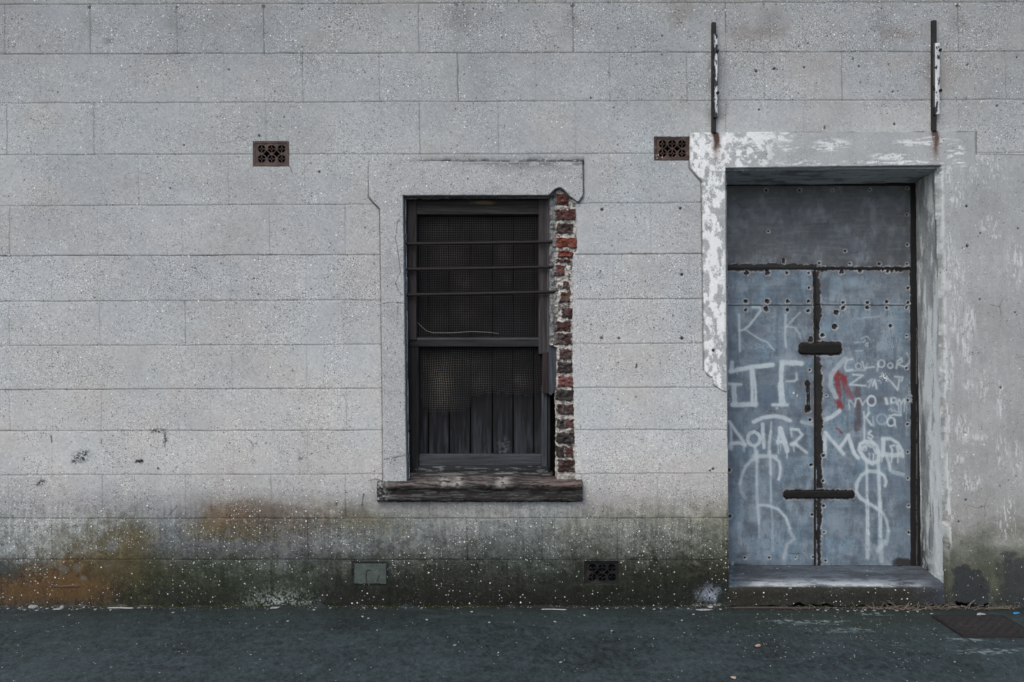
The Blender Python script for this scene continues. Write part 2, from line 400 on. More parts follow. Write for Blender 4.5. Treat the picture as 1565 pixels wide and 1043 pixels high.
# smooth render right of the door, raised a little above the scored render
RIGHT = [(1491, 236), (2100, 237), (2100, 1000), (1430, 1000), (1438, 256), (1491, 250)]
sr = sdp(X, Y, RIGHT) + (fbm(X / 5, Y / 5, 3) - .5) * 1.0
inr = sst(1.3, -1.3, sr)
rn = lambda sx, sy, s, o=4: fbm(X / sx, Y / sy, s, o)
tr = np.zeros(X.shape + (3,)); yk = [236, 420, 600, 740, 790, 825, 850, 880, 940]
rc = [(152, 155, 158), (153, 155, 158), (153, 154, 157), (151, 152, 154), (144, 145, 144), (118, 120, 115), (92, 95, 88), (72, 76, 66), (52, 54, 50)]
wy = Y + ((rn(25, 18, 71) - .5) * 60 + fz(X, Y) * 60 + fz(X * .5, Y * .5) * 60) * sst(700, 800, Y)
for k in range(3): tr[..., k] = np.interp(wy, yk, [lin(c)[k] for c in rc])
tr *= (1 + (rn(60, 60, 73) - .5) * .32 + (rn(6, 40, 75) - .5) * .14 + (rn(7, 7, 76, 3) - .5) * .16 + (rn(1.6, 16, 79, 3) - .5) * .12 + grit(X, Y) * (.12 + .3 * sst(790, 850, Y)))[..., None]
g.col = g.col * (1 - inr[..., None]) + tr * inr[..., None]
g.dep -= inr * .0115
g.fd = g.fd * (1 - inr) + inr * (.16 + .25 * sst(860, 900, Y))
# smooth cement patch over the lintel
SM = [(1056, 205), (1056, 172), (1110, 168), (1170, 167), (1230, 164), (1300, 168), (1424, 166), (1463, 168), (1466, 205)]
q = sst(2, -3, sdp(X, Y, SM) + (fbm(X / 12, Y / 12, 83) - .5) * 6)
g.mul(1 + q * .06); g.fd *= 1 - q * .75
# score lines
def groove(sl, d, dp, dark, seed):
    Xs, Ys = g.X[sl], g.Y[sl]
    n = .45 + 1.1 * fbm(Xs / 30, Ys / 30, seed, 3)
    k = np.exp(-(d / .85) ** 2)
    out = 1 - inr[sl]
    g.dep[sl] += k * dp * out * np.clip(n, .3, 1.2)
    g.mul(1 - np.clip(k * dark * n * out, 0, .9), sl)
for i in range(len(ROWS)):
    a, b = ROWS[i]; sl = g.win(-420, 2050, min(a, a + (b - a) * 2) - 6, max(a, a + (b - a) * 2) + 6)
    Xs, Ys = g.X[sl], g.Y[sl]
    d = Ys - rowy(i, Xs) - (fbm(Xs / 40, Xs * 0, 90 + i, 3) - .5) * 1.6
    st = {1: .55, 2: .75, 3: .5, 4: .5, 5: .5, 6: .95, 7: .6, 8: .45, 9: .7, 10: .55, 11: .5, 12: .6, 13: .75}.get(i, .5)
    if i == 4:   # no joint through the lintel band
        pass
    groove(sl, d, .003, st * .8, 100 + i)
for r, L in VJ.items():
    for x, st in L:
        y0 = rowy(r, x); y1 = rowy(r + 1, x) if r + 1 < len(ROWS) else 940
        sl = g.win(x - 5, x + 5, y0, y1)
        Xs, Ys = g.X[sl], g.Y[sl]
        if Xs.size == 0: continue
        d = Xs - x - (fbm(Ys / 25, Ys * 0, int(x) + r, 3) - .5) * 2.0 - (Ys - y0) * .012
        groove(sl, d, .0022 * st, st * .62, int(x) + 7 * r)
# drips and holes below the top joint
for x, y, r in ((137, 11, 3), (270, 11, 2), (403, 10, 3), (698, 8, 2.5), (708, 8, 2), (875, 9, 3), (1167, 7, 1.5), (1186, 7, 1.5), (1347, 13, 1.5), (1463, 9, 3)):
    g.stroke([(x, y)], r * 2, (45, 45, 46), .8, dep=.002); g.blob(x, y + 25, 26, 34, (112, 113, 114), .35, seed=int(x))
for cx, cy, rx, ry, c, a in ((1150, 50, 70, 20, (122, 112, 110), .5), (1385, 52, 55, 17, (120, 108, 106), .55), (1040, 25, 30, 40, (118, 112, 110), .5), (720, 22, 60, 28, (118, 118, 120), .4),
                             (165, 62, 14, 7, (110, 112, 112), .6), (330, 40, 60, 40, (130, 131, 134), .35), (1094, 110, 26, 70, (118, 118, 122), .7), (1430, 110, 26, 60, (120, 118, 120), .65), (1095, 175, 22, 22, (100, 98, 98), .6),
                             (1440, 110, 38, 50, (140, 130, 128), .4), (1240, 100, 60, 25, (150, 143, 140), .35), (1370, 95, 40, 22, (160, 148, 140), .3), (1440, 185, 20, 20, (132, 130, 142), .5)):
    g.blob(cx, cy, rx, ry, c, a, seed=int(cx + cy))
for pts in ([(564, 247.5), (563, 302), (580.3, 321), (582, 450), (584.3, 640), (585, 735)], [(891.8, 246), (892, 301), (884.5, 311)], [(1053.5, 205), (1053.3, 257.5), (1071.5, 279), (1071.8, 300), (1073.8, 450), (1075, 566)], [(1491.8, 201), (1492, 236)], [(1492, 236), (1530, 236.5), (1565, 237), (1700, 238)]):
    g.stroke(pts, 2.2, (52, 52, 55), .7, soft=.9, nz=.3)
# bolt holes
HOLES = [(920, 321, 2.4), (1040, 319, 2), (1042.5, 420, 2.4), (919.5, 517, 2.3), (946, 517.5, 1.6), (1042.5, 517, 2.6), (1183.5, 105, 1.8), (1156, 109, 2), (1229, 103.5, 1.6), (1304, 91, 1.3), (1313, 101.5, 1.4),
         (1365, 141, 1.8), (1479, 100, 1.5), (1221, 71, 1.3), (1235, 67, 1.2), (1160, 168, 1.4), (1367, 190, 1.7), (1524, 162, 1.5), (1554, 88, 1.3), (1315, 126, 1), (1476, 316, 1.9), (1477, 376.5, 2.3), (1497, 357, 1.4),
         (1528, 593, 1.9), (1474, 662.5, 1.8), (1475, 764, 1.6), (1464, 797, 1.5), (1527, 743, 1), (350, 107, 1.3), (301, 134, 1.2), (488, 263, 1.8), (260, 288, 1.3), (396, 208, 1.6), (281, 222, 1.2), (1012, 55, 1.3), (1012, 84, 1.2),
         (903, 150, 1.2), (938, 165, 1), (298, 410, 1.2), (388, 426, 1.2), (395, 450, 1.2), (1090, 717, 2), (1085, 720, 1.6), (1554, 350, 1.2), (1496, 458, 1.4), (1550, 478, 1.3)]
for x, y, r in HOLES: g.stroke([(x, y)], r * 2, (28, 28, 30), .95, soft=.7, dep=.008, nz=.2)
g.stroke([(918, 423)], 4, (95, 96, 98), .8); g.stroke([(973, 557), (972, 562)], 2.5, (35, 35, 36), .9); g.stroke([(1260.5, 193), (1260, 197)], 2.5, (30, 30, 30), .9)
g.stroke([(1180, 106), (1188, 106)], 2, (35, 35, 38), .8)
# scuffs
dk = (30, 31, 38)
g.blob(125, 697, 24, 14, dk, 1, seed=4, thr=.45); g.blob(243, 659, 20, 7, dk, .9, seed=6, thr=.42); g.blob(118, 702, 14, 10, dk, .9, seed=46, thr=.42); g.blob(252, 670, 6, 14, (60, 62, 70), .8, seed=47, thr=.44); g.blob(214, 706, 10, 6, dk, .9, seed=48, thr=.42); g.blob(62, 738, 10, 8, dk, .8, seed=49, thr=.44); g.stroke([(252, 662), (254, 672), (252, 684)], 2, (60, 62, 68), .6)
g.stroke([(78, 666), (79, 676)], 2, dk, .9); g.stroke([(155, 672), (155, 678)], 1.8, dk, .8); g.stroke([(37, 700), (37, 704)], 1.4, dk, .8)
g.stroke([(208, 706), (218, 705)], 4, dk, .9, nz=.8); g.stroke([(242, 716)], 3.5, dk, .9)
g.stroke([(56, 742), (62, 736), (68, 735)], 3, dk, .8, nz=.9); g.blob(389, 706, 7, 5, dk, .9, thr=.5); g.blob(388, 680, 10, 10, (90, 92, 96), .6, thr=.5)
g.blob(461, 700, 9, 9, (92, 94, 102), .8, thr=.5); g.stroke([(515, 766), (514, 772)], 2.5, dk, .9); g.stroke([(556, 756), (554, 764), (554, 773)], 2, dk, .9, nz=.7)
g.stroke([(258, 788), (270, 774)], 2, (70, 75, 74), .7); g.blob(190, 785, 22, 8, (90, 92, 92), .6, thr=.47)
# cracks
for pts, a in (([(336, 218), (343, 218), (352, 217), (360, 213), (365, 209), (371, 213), (376, 215)], .55), ([(441, 253), (444, 257), (446, 263)], .9), ([(1512, 466), (1520, 468), (1526, 469), (1528, 476), (1528, 484)], .6),
               ([(1531, 457), (1526, 469)], .5), ([(1478, 772), (1492, 776), (1503, 774), (1505, 788)], .55), ([(1507, 762), (1503, 774)], .5)):
    g.stroke(pts, 1.1, (50, 50, 54), a, soft=.7, dep=.001)
# soot line over the window surround
sl = g.win(570, 892, 225, 256); Xs, Ys = g.X[sl], g.Y[sl]
k = np.exp(-np.maximum(0, 246 - Ys) / 4.0) * sst(590, 700, Xs) * (.6 + .6 * sst(.34, .55, fbm(Xs / 14, Ys / 9, 19, 5))) * (Ys < 252)
g.mix(k * .95, (40, 42, 42), sl)
# damp base: black algae, lichen spatter, orange lichen
g.blob(20, 870, 18, 14, (58, 62, 62), .8, seed=8); g.blob(8, 868, 14, 24, (50, 55, 55), .8, seed=12)
g.blob(535, 912, 70, 18, (28, 29, 27), .8, seed=14); g.blob(700, 915, 120, 16, (26, 27, 25), .7, seed=15); g.blob(860, 895, 30, 30, (30, 31, 27), .6, seed=16)
g.blob(300, 926, 40, 6, (22, 24, 20), .9, seed=17); g.blob(430, 927, 60, 5, (22, 26, 20), .95, seed=18)
for cx, cy, rx, ry, c, a, s_ in ((110, 895, 60, 28, (90, 70, 42), .6, 3), (40, 905, 50, 18, (86, 66, 40), .6, 5), (205, 830, 28, 26, (88, 80, 62), .5, 7), (185, 870, 60, 26, (72, 66, 50), .45, 9), (95, 870, 12, 5, (100, 104, 104), .45, 11), (118, 868, 6, 10, (98, 100, 98), .4, 13),
                             (170, 835, 12, 12, (100, 104, 108), .5, 15), (128, 884, 5, 4, (100, 104, 104), .45, 17), (350, 785, 40, 22, (100, 84, 68), .6, 19), (325, 800, 18, 16, (104, 92, 76), .5, 21), (420, 780, 60, 14, (96, 84, 76), .5, 23), (550, 795, 45, 18, (108, 104, 92), .5, 25)):
    g.blob(cx, cy, rx, ry, c, a, seed=s_, sc=.12, fade=.6)
for i in range(5): g.stroke([(62 + i * 4, 886 + i), (80, 893 + i * 1.2), (95, 897), (122, 893 + i)], 1.4, (112, 90, 76) if i % 2 else (50, 38, 30), .7, dep=-.002)
sl = g.win(350, 500, 885, 930); Xs, Ys = g.X[sl], g.Y[sl]
k = np.exp(-(((Xs - 428) / 42) ** 2)) * np.exp(-((Ys - 922) / 18) ** 2) * sst(.50, .60, vn(Xs / 1.8, Ys / 1.8, 66))
g.mix(k * .7, (150, 158, 156), sl)
g.blob(1084, 908, 24, 17, (132, 140, 156), .8, seed=27, fade=1.0, thr=.36); g.blob(1085, 926, 30, 5, (190, 195, 195), .7, seed=28, thr=.45)
# tar patches right of the step
TAR1 = [(1456, 868), (1462, 863), (1472, 862), (1482, 866), (1490, 872), (1500, 875), (1505, 884), (1511, 890), (1512, 905), (1510, 928), (1456, 926)]
TAR2 = [(1524, 862), (1535, 850), (1548, 848), (1560, 855), (1640, 850), (1640, 940), (1522, 940), (1528, 905)]
for P_, soft, s_ in ((TAR1, 2.2, 2), (TAR2, 9, 4)):
    sl = g.win(1440, 1640, 830, 940); Xs, Ys = g.X[sl], g.Y[sl]
    q = sst(soft, -soft, sdp(Xs, Ys, P_) + (fbm(Xs / 9, Ys / 9, s_, 5) - .5) * (18 if soft < 5 else 34) + fz(Xs, Ys) * 14)
    g.mix(q * (.86 if soft < 5 else .74) * (.8 + .4 * fbm(Xs / 7, Ys / 7, 9)), (44, 47, 52), sl); g.dep[sl] += q * .003
    g.fd[sl] *= 1 - .4 * q
g.blob(1490, 850, 40, 18, (84, 88, 78), .6, seed=31, thr=.42); g.blob(1516, 885, 12, 30, (84, 88, 74), .7, seed=33); g.blob(1530, 920, 20, 15, (40, 42, 36), .6, seed=34)
g.blob(1453, 850, 12, 40, (78, 84, 74), .6, seed=35); g.blob(1450, 915, 12, 26, (58, 60, 56), .8, seed=36)
# limewash scratches on the right-hand render
wh = (196, 200, 204)
LW = [(1448, 262, 8, 24, .44), (1460, 300, 12, 22, .5), (1450, 400, 10, 50, .52), (1460, 430, 14, 40, .5), (1457, 490, 9, 22, .42), (1481, 492, 9, 28, .40), (1469, 520, 10, 30, .47), (1478, 545, 6, 16, .42),
      (1510, 345, 14, 14, .5), (1520, 362, 8, 4, .45), (1478, 588, 10, 8, .45), (1500, 590, 10, 30, .55), (1528, 612, 8, 34, .52), (1470, 655, 14, 22, .47), (1495, 668, 14, 6, .45), (1448, 650, 8, 40, .5), (1463, 702, 10, 8, .45),
      (1530, 690, 10, 30, .53), (1555, 395, 8, 12, .47), (1550, 400, 14, 40, .56), (1552, 700, 10, 30, .53), (1480, 735, 24, 16, .56), (1538, 790, 16, 34, .56), (1500, 260, 40, 30, .58), (1450, 560, 7, 40, .48), (1450, 740, 6, 40, .5), (1449, 800, 8, 40, .5)]
for cx, cy, rx, ry, th in LW:
    sl = g.win(cx - rx * 1.5, cx + rx * 1.5, cy - ry * 1.5, cy + ry * 1.5); Xs, Ys = g.X[sl], g.Y[sl]
    qq = sst(1.3, .5, np.hypot((Xs - cx) / rx, (Ys - cy) / ry))
    g.mix(qq * sst(th + .01, th + .13, fbm(Xs / 1.7, Ys / 9, int(cx * 3 + cy), 5) + fz(Xs, Ys) * .8) * .7, wh, sl)
sl = g.win(1434, 1460, 240, 900); Xs, Ys = g.X[sl], g.Y[sl]
edge = 1438 + (Ys - 254) * .0185
g.mix(sst(5, 1, Xs - edge) * sst(.38, .55, fbm(Xs / 3, Ys / 14, 222)) * .7 * sst(880, 780, Ys), (190, 196, 200), sl)
# holes: window, door, air bricks, gap at the foot
def cut(sd_, plunge=.05):
    global g
    g.dep += np.clip((-sd_) / 1.3, 0, 1) * plunge
    g.cut |= sd_ < -1.4
jag = (fbm(X / 4, Y / 4, 55) - .5) * 2.2 * sst(838, 846, X) * (X < 900)
sw = np.full(X.shape, 99.); sl = g.win(600, 900, 280, 750)
sw[sl] = sdp(g.X[sl], g.Y[sl], WIN_HOLE) + jag[sl]; cut(sw, .028)
sw = np.full(X.shape, 99.); sl = g.win(1090, 1470, 240, 940)
sw[sl] = sdp(g.X[sl], g.Y[sl], DOOR_HOLE) + (fbm(g.X[sl] / 6, g.Y[sl] / 6, 58) - .5) * .9; cut(sw, .05)
for a, b, c, d in VENTS:
    sl = g.win(a - 8, c + 8, b - 8, d + 8); sw = np.full(X.shape, 99.)
    sw[sl] = sdp(g.X[sl], g.Y[sl], [(a, b), (c, b), (c, d), (a, d)]) + (fbm(g.X[sl] / 4, g.Y[sl] / 4, 59) - .5) * .8; cut(sw, .02)
sl = g.win(1450, 1520, 905, 940); sw = np.full(X.shape, 99.)
sw[sl] = sdp(g.X[sl], g.Y[sl], [(1458, 940), (1460, 918), (1470, 921), (1480, 922), (1492, 925), (1500, 926), (1512, 921), (1514, 940)]) + (fbm(g.X[sl] / 3, g.Y[sl] / 3, 65) - .5) * 5
cut(sw, .03)
g.dep += np.where(Y > 915, (fbm(X / 14, Y / 7, 67) - .5) * .012 * sst(915, 930, Y), 0)
# gap round the mortared-up air brick
sl = g.win(530, 605, 850, 905); Xs, Ys = g.X[sl], g.Y[sl]
q = np.exp(-((sdp(Xs, Ys, [(539, 860), (592, 861), (592, 895), (540, 895)])) / 1.6) ** 2) * (.4 + .6 * (Ys < 880)) * (.6 + .8 * fbm(Xs / 5, Ys / 5, 5))
g.mix(q * .9, (20, 21, 20), sl); g.dep[sl] += q * .005

building = empty('rendered_building', (0, 0, 0))
tag(building, 'old grey cement rendered building front with boarded window and graffitied steel door', 'building')
wall = gsurf('front_wall', g, 0, M_render, building)
wall['label'] = 'scored grey cement render with white flecks and a dark mossy base'
del g, X, Y, inr, tr, wy, sr

# rest of the building body behind the front
x0, x1, zt = wx(-420), wx(2040), wz(-400)
V = []; F = []
for bx in ((x0, x0 + .25, .03, 4, -.05, zt), (x1 - .25, x1, .03, 4, -.05, zt), (x0 + .25, x1 - .25, 3.8, 4, -.05, zt)):
    v, f = boxVF(*bx, o=len(V)); V += v; F += f
bm_obj('side_wall', V, F, flat_mat('side_render', (150, 152, 156)), building)
v, f = boxVF(x0 - .05, x1 + .05, -.06, 4.05, zt, zt + .12); bm_obj('roof', v, f, flat_mat('roof_felt', (80, 80, 84)), building, bevel=.01)

# ------------------------------------------------------------------ window surround
gs = Grid(dense(556, 900, .9), dense(236, 742, .9)); X, Y = gs.X, gs.Y
wall_colour(gs)
gs.col = np.zeros_like(gs.col) + lin((153, 155, 159)); gs.mul(1.06 + grit(X, Y) * .16 + (fbm(X / 40, Y / 40, 3) - .5) * .18 + (fbm(X / 9, Y / 9, 4) - .5) * .10)
gs.fd = gs.fd * 0 + .55 + .4 * fbm(X / 20, Y / 20, 11)
OUT = [(563.5, 249), (575, 247.5), (700, 247), (890.5, 246), (891, 300), (884, 311), (890, 325), (890, 330), (560, 330), (581, 320.5), (564, 302)]
SUR = [(563.5, 249), (575, 247.5), (700, 246.5), (890.5, 245.5), (891, 300), (883.5, 311), (870, 301), (862, 292), (856, 288), (848, 291), (842, 297), (838, 300), (617, 300.5), (619, 450), (621, 640), (623, 737), (586, 737), (585, 640), (582.5, 450), (581, 320.5), (564, 302)]
sdS = sdp(X, Y, SUR) + (fbm(X / 5, Y / 5, 12) - .5) * .8
gs.dep = (fbm(X / 90, Y / 90, 6) - .5) * .003 + (fbm(X / 8, Y / 8, 7) - .5) * .001 - .022 + np.clip((sdS + .8) / 1.6, 0, 1.6) * .034
gs.cut = sdS > 2.2
gs.mix(sst(-1.2, .6, sdS) * .75, (48, 48, 50))
gs.mul(1.05 + 0 * X)
k = np.exp(-np.maximum(0, Y - 247) / 7) * sst(640, 800, X) * sst(.28, .52, fbm(X / 16, Y / 7, 21, 5)) + np.exp(-np.maximum(0, Y - 247) / 1.2) * .7 * sst(575, 640, X) * sst(.4, .55, fbm(X / 20, Y / 20, 22))
gs.mix(np.clip(k * 1.1 + fz(X, Y) * k, 0, .95), (44, 46, 46)); gs.mix(np.exp(-((Y - 249.5) / .8) ** 2) * sst(640, 720, X) * .5, (190, 192, 194))
gs.mix(sst(.55, .75, fbm(X / 25, Y / 25, 24)) * .25, (128, 129, 132))
for pts, a in (([(612, 338), (608, 341), (607, 355), (605, 365), (608, 380), (610, 392), (612, 410), (613, 417), (608, 426), (605, 432), (608, 440), (610, 446), (616, 452)], .75), ([(586, 465), (595, 463), (608, 463), (618, 464)], .7), ([(610, 463), (608, 480), (607, 500)], .4),
               ([(587, 702), (600, 700), (612, 697), (620, 696)], .8), ([(607, 341), (612, 336)], .6)):
    gs.stroke(pts, 1.1, (46, 46, 50), a, soft=.6, dep=.0015)
gsurf('window_surround', gs, 0, M_render, building)['label'] = 'raised plain cement band with stepped top corners round the window'

# ------------------------------------------------------------------ door surround
gd = Grid(dense(1046, 1500, .9), dense(196, 612, .9), (156, 159, 163)); X, Y = gd.X, gd.Y
DS = [(1054, 205), (1062, 203), (1300, 201), (1489, 200.5), (1490.5, 262), (1437, 262), (1437, 254), (1260, 256), (1108.5, 258), (1110, 450), (1111, 600), (1104, 598), (1095, 592), (1089, 588), (1088, 577), (1080, 574), (1076, 566), (1074.5, 450), (1072.5, 300), (1072, 278), (1062, 266), (1054, 257)]
sdS = sdp(X, Y, DS) + (fbm(X / 5, Y / 5, 12) - .5) * 1.0
gd.dep = (fbm(X / 60, Y / 60, 6) - .5) * .003 + (fbm(X / 7, Y / 7, 7) - .5) * .0012 - .012 + np.clip((sdS + .8) / 1.4, 0, 1.6) * .018
gd.cut = (sdS > 2.2) | ((X > 1440) & (Y > 256))
gd.mul(1 + (fbm(X / 30, Y / 20, 33) - .5) * .28 + grit(X, Y) * .14 + fz(X, Y) * .3); gd.fd = np.full(X.shape, .12)
gd.col *= 1 - .0 * X[..., None]
post = sst(1112, 1104, X) * sst(200, 215, Y)
lwn = fbm(X / 6, Y / 12, 35, 6) + fz(X, Y) * 1.1 + grit(X, Y) * .12 - .015
gd.mix(post * sst(.44, .64, lwn + .10 * np.exp(-((X - 1088) / 14) ** 2)) * .9, (220, 222, 226))
gd.dep -= post * sst(.44, .54, lwn) * .0009
gd.mix(sst(135, 75, np.hypot(X - 1075, (Y - 225) * 1.4)) * sst(.44, .58, fbm(X / 8, Y / 8, 36, 6) + fz(X, Y) * .8) * .8 * (Y < 262), (224, 226, 230))
for cx, cy, rx, ry, th in ((1170, 210, 30, 4, .40), (1200, 210, 14, 9, .42), (1205, 228, 20, 5, .47), (1270, 222, 28, 9, .45), (1262, 228, 24, 5, .47), (1410, 219, 45, 6, .42), (1425, 214, 25, 5, .44), (1360, 240, 30, 6, .46), (1390, 247, 40, 5, .50), (1460, 240, 14, 25, .52), (1300, 250, 150, 4, .52), (1150, 215, 40, 20, .52)):
    sl = gd.win(cx - rx * 1.4, cx + rx * 1.4, cy - ry * 1.4, cy + ry * 1.4); Xs, Ys = gd.X[sl], gd.Y[sl]
    gd.mix(sst(1.3, .6, np.hypot((Xs - cx) / rx, (Ys - cy) / ry)) * sst(th, th + .12, fbm((Xs + Ys * 2) / 10, Ys / 2.6, int(cx), 5) + fz(Xs, Ys) * .9 - .03) * .75, (212, 215, 219), sl)
for cx, w_ in ((1093, 1), (1428, .8)):
    sl = gd.win(cx - 18, cx + 18, 200, 262); Xs, Ys = gd.X[sl], gd.Y[sl]
    k = np.exp(-((Xs - cx - (fbm(Ys / 12, Ys * 0, 4) - .5) * 6) / (5.5)) ** 2) * sst(262, 205, Ys) * (.5 + .9 * fbm(Xs / 4, Ys / 14, 9))
    k = np.clip(k * 1.5, 0, 1); gd.mix(k * w_ * .9, (104, 72, 58), sl); gd.mix(k ** 3 * w_ * .8, (56, 42, 38), sl)
gd.mix(np.exp(-((Y - 202) / 1.3) ** 2) * sst(.4, .6, fbm(X / 30, Y / 9, 44)) * .7, (60, 60, 62))
gd.mix(sst(-1.6, .4, sdS) * .45, (66, 66, 68)); gd.stroke([(1089.5, 536)], 4.4, (24, 24, 26), .95, dep=.008, nz=.2)
gd.mix(np.exp(-((Y - 256.5) / 1.0) ** 2) * (Y < 258) * .5 * sst(1112, 1120, X), (200, 204, 208))
gsurf('door_surround', gd, 0, M_smooth, building)['label'] = 'cement door surround with flaking white limewash and rust runs'

# ------------------------------------------------------------------ reveals (window, door)
def loft(name, front, back, d0, d1, nu, mat, colf, parent=building, disp=.002, flip=False, fdv=.1):
    """front/back: lists of photo points (front measured at depth d0 face, back at depth d1)"""
    f = np.array([(wx(a, d0), wz(b, d0)) for a, b in front]); b = np.array([(wx(a, d1), wz(c, d1)) for a, c in back])
    m = 1 + int(np.linalg.norm(f[-1] - f[0]) / .006)
    t = np.linspace(0, 1, m); tk = np.linspace(0, 1, len(f)); tb = np.linspace(0, 1, len(b))
    fx, fz = np.interp(t, tk, f[:, 0]), np.interp(t, tk, f[:, 1]); bx, bz = np.interp(t, tb, b[:, 0]), np.interp(t, tb, b[:, 1])
    u = np.linspace(0, 1, nu)[None]; T, U = np.meshgrid(t, u[0], indexing='ij')
    P = np.stack([fx[:, None] * (1 - u) + bx[:, None] * u, d0 + (d1 - d0) * U, fz[:, None] * (1 - u) + bz[:, None] * u], -1)
    e = np.array([fx[-1] - fx[0], 0, fz[-1] - fz[0]]); e /= np.linalg.norm(e); nrm = np.cross(e, [0, 1, 0])
    L = np.linalg.norm(f[-1] - f[0])
    n = (fbm(T * L / .06, U * (d1 - d0) / .06, 8, 5) - .5) * disp * 2 * np.minimum(1, U * 8)
    P = P + nrm[None, None] * n[..., None]
    c, fd = colf(T, U, T * L, U * (d1 - d0))
    return surf(name, P, mat, parent, c, fd if fd is not None else np.full(T.shape, fdv), flip=flip)
DD = .35    # door depth
def mixc(c, m, rgb):
    m = np.clip(m, 0, 1)[..., None]; return c * (1 - m) + lin(rgb) * m
def jamb_col(T, U, L, W):
    # T 0 top..1 foot, U 0 outer..1 by the door
    f_ = fz(L * 260, W * 260); n = fbm(L / .10, W / .07, 2, 6) + f_ * .6; n2 = fbm(L / .16, W / .035, 3, 6) + f_ * .7
    c = np.zeros(T.shape + (3,)) + lin((150, 154, 158)); c *= (.60 + .70 * n + .2 * grit(L * 230, W * 230))[..., None]
    c = mixc(c, sst(.40, .62, n2 + .20 * sst(.25, .6, T) - .26 * np.abs(U - .35) + .02) * .85, (214, 220, 224))
    c = mixc(c, sst(.10, .02, U) * sst(.40, .55, n) * .8, (205, 212, 218))
    c = mixc(c, sst(.50, .56, fbm(L / .12, W / .02, 5, 5) + f_ * .5) * sst(.16, .08, np.abs(U - .16)) * .7 * sst(.55, .2, T), (84, 92, 98))
    c = mixc(c, sst(.48, .60, fbm(L / .22, W / .05, 7, 5) + f_ + .10 * sst(.3, .1, np.abs(T - .60))) * sst(.35, .6, U) * sst(.42, .52, T) * .7, (84, 90, 96))
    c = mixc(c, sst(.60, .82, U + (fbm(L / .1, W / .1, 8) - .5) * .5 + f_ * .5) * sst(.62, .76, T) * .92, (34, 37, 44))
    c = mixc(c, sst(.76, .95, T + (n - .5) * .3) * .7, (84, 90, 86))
    c = mixc(c, sst(.58, .64, fbm(L / .03, W / .02, 12, 4) + f_) * sst(.5, .8, T) * .7, (190, 196, 198))
    return c, None
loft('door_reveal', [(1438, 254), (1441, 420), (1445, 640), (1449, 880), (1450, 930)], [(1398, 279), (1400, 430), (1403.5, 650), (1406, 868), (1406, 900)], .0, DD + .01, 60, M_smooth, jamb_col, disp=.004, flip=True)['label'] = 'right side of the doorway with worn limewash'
def dull_col(T, U, L, W):
    c = np.zeros(T.shape + (3,)) + lin((176, 180, 184)); n = fbm(L / .25, W / .05, 14, 5)
    c *= (.6 + .8 * n)[..., None]; c = mixc(c, sst(.58, .66, fbm(L / .1, W / .04, 15)) * .6, (96, 98, 100)); return c, None
loft('door_soffit', [(1107, 258), (1260, 256), (1439, 254)], [(1085, 283.5), (1240, 283), (1399, 280)], .0, DD + .01, 40, M_smooth, dull_col, disp=.004, flip=True)['label'] = 'grimy underside of the door lintel'
loft('door_reveal', [(1108.5, 256), (1110, 450), (1112, 640), (1115, 960)], [(1087.5, 270), (1089, 450), (1091, 640), (1093, 930)], .0, DD + .01, 30, M_smooth, dull_col, disp=.003)['label'] = 'hidden left side of the doorway'
WD = .12
loft('window_reveal', [(616, 299), (619, 450), (621, 640), (623, 740)], [(612, 296), (616, 450), (617, 640), (619, 742)], .0, WD + .1, 14, M_smooth, dull_col, disp=.002)
loft('window_reveal', [(614, 300.5), (845, 300)], [(610, 304), (845, 304)], .0, WD + .1, 14, M_smooth, dull_col, disp=.002, flip=True)

# ------------------------------------------------------------------ steel door
def base_leaf(g, sd_, dark=1.0, c=(101, 117, 132)):
    X, Y = g.X, g.Y
    g.col[:] = lin(c)
    g.mul(dark * (1 + grit(X, Y, sd_) * .26 + (fbm(X / 40, Y / 30, sd_, 5) - .5) * .45 + fz(X, Y, sd_) * .55 + (fbm(X / 9, Y / 9, sd_ + 3, 4) - .5) * .3 + (fbm(X / 3.5, Y / 30, sd_ + 1, 3) - .5) * .12 + (fbm(X / 2, Y / 2, sd_ + 2, 2) - .5) * .14))
    wv = (fbm(X / 30, Y / 25, sd_ + 4, 4) - .5); g.col[..., 0] *= 1 + wv * .22; g.col[..., 2] *= 1 - wv * .10
    g.mix(sst(.50, .78, fbm(X / 16, Y / 22, sd_ + 5, 5) + fz(X, Y) * .5) * .32, (150, 160, 172))
    g.mix(sst(.52, .78, fbm(X / 18, Y / 12, sd_ + 6, 5) + fz(X, Y) * .5) * .4, (70, 78, 92))
    g.mix(sst(.66, .72, fbm(X / 1.3, Y / 2.6, sd_ + 7, 3)) * .5 * sst(.4, .65, fbm(X / 25, Y / 25, sd_ + 8)), (50, 55, 64))
    g.mix(sst(.52, .68, fbm(X / 6, Y / 20, sd_ + 13, 5) + fz(X, Y) * .4) * .38, (58, 66, 78)); g.mix(sst(.54, .70, fbm(X / 26, Y / 30, sd_ + 15, 5) + fz(X, Y) * .3) * .4, (64, 70, 82))
    g.mix(sst(.55, .66, fbm(X / 22, Y / 3, sd_ + 14, 4) + fz(X, Y) * .3) * .09, (150, 160, 170))
    g.dep += (fbm(X / 45, Y / 45, sd_ + 9, 3) - .5) * .010 + (fbm(X / 12, Y / 16, sd_ + 10, 3) - .5) * .0022
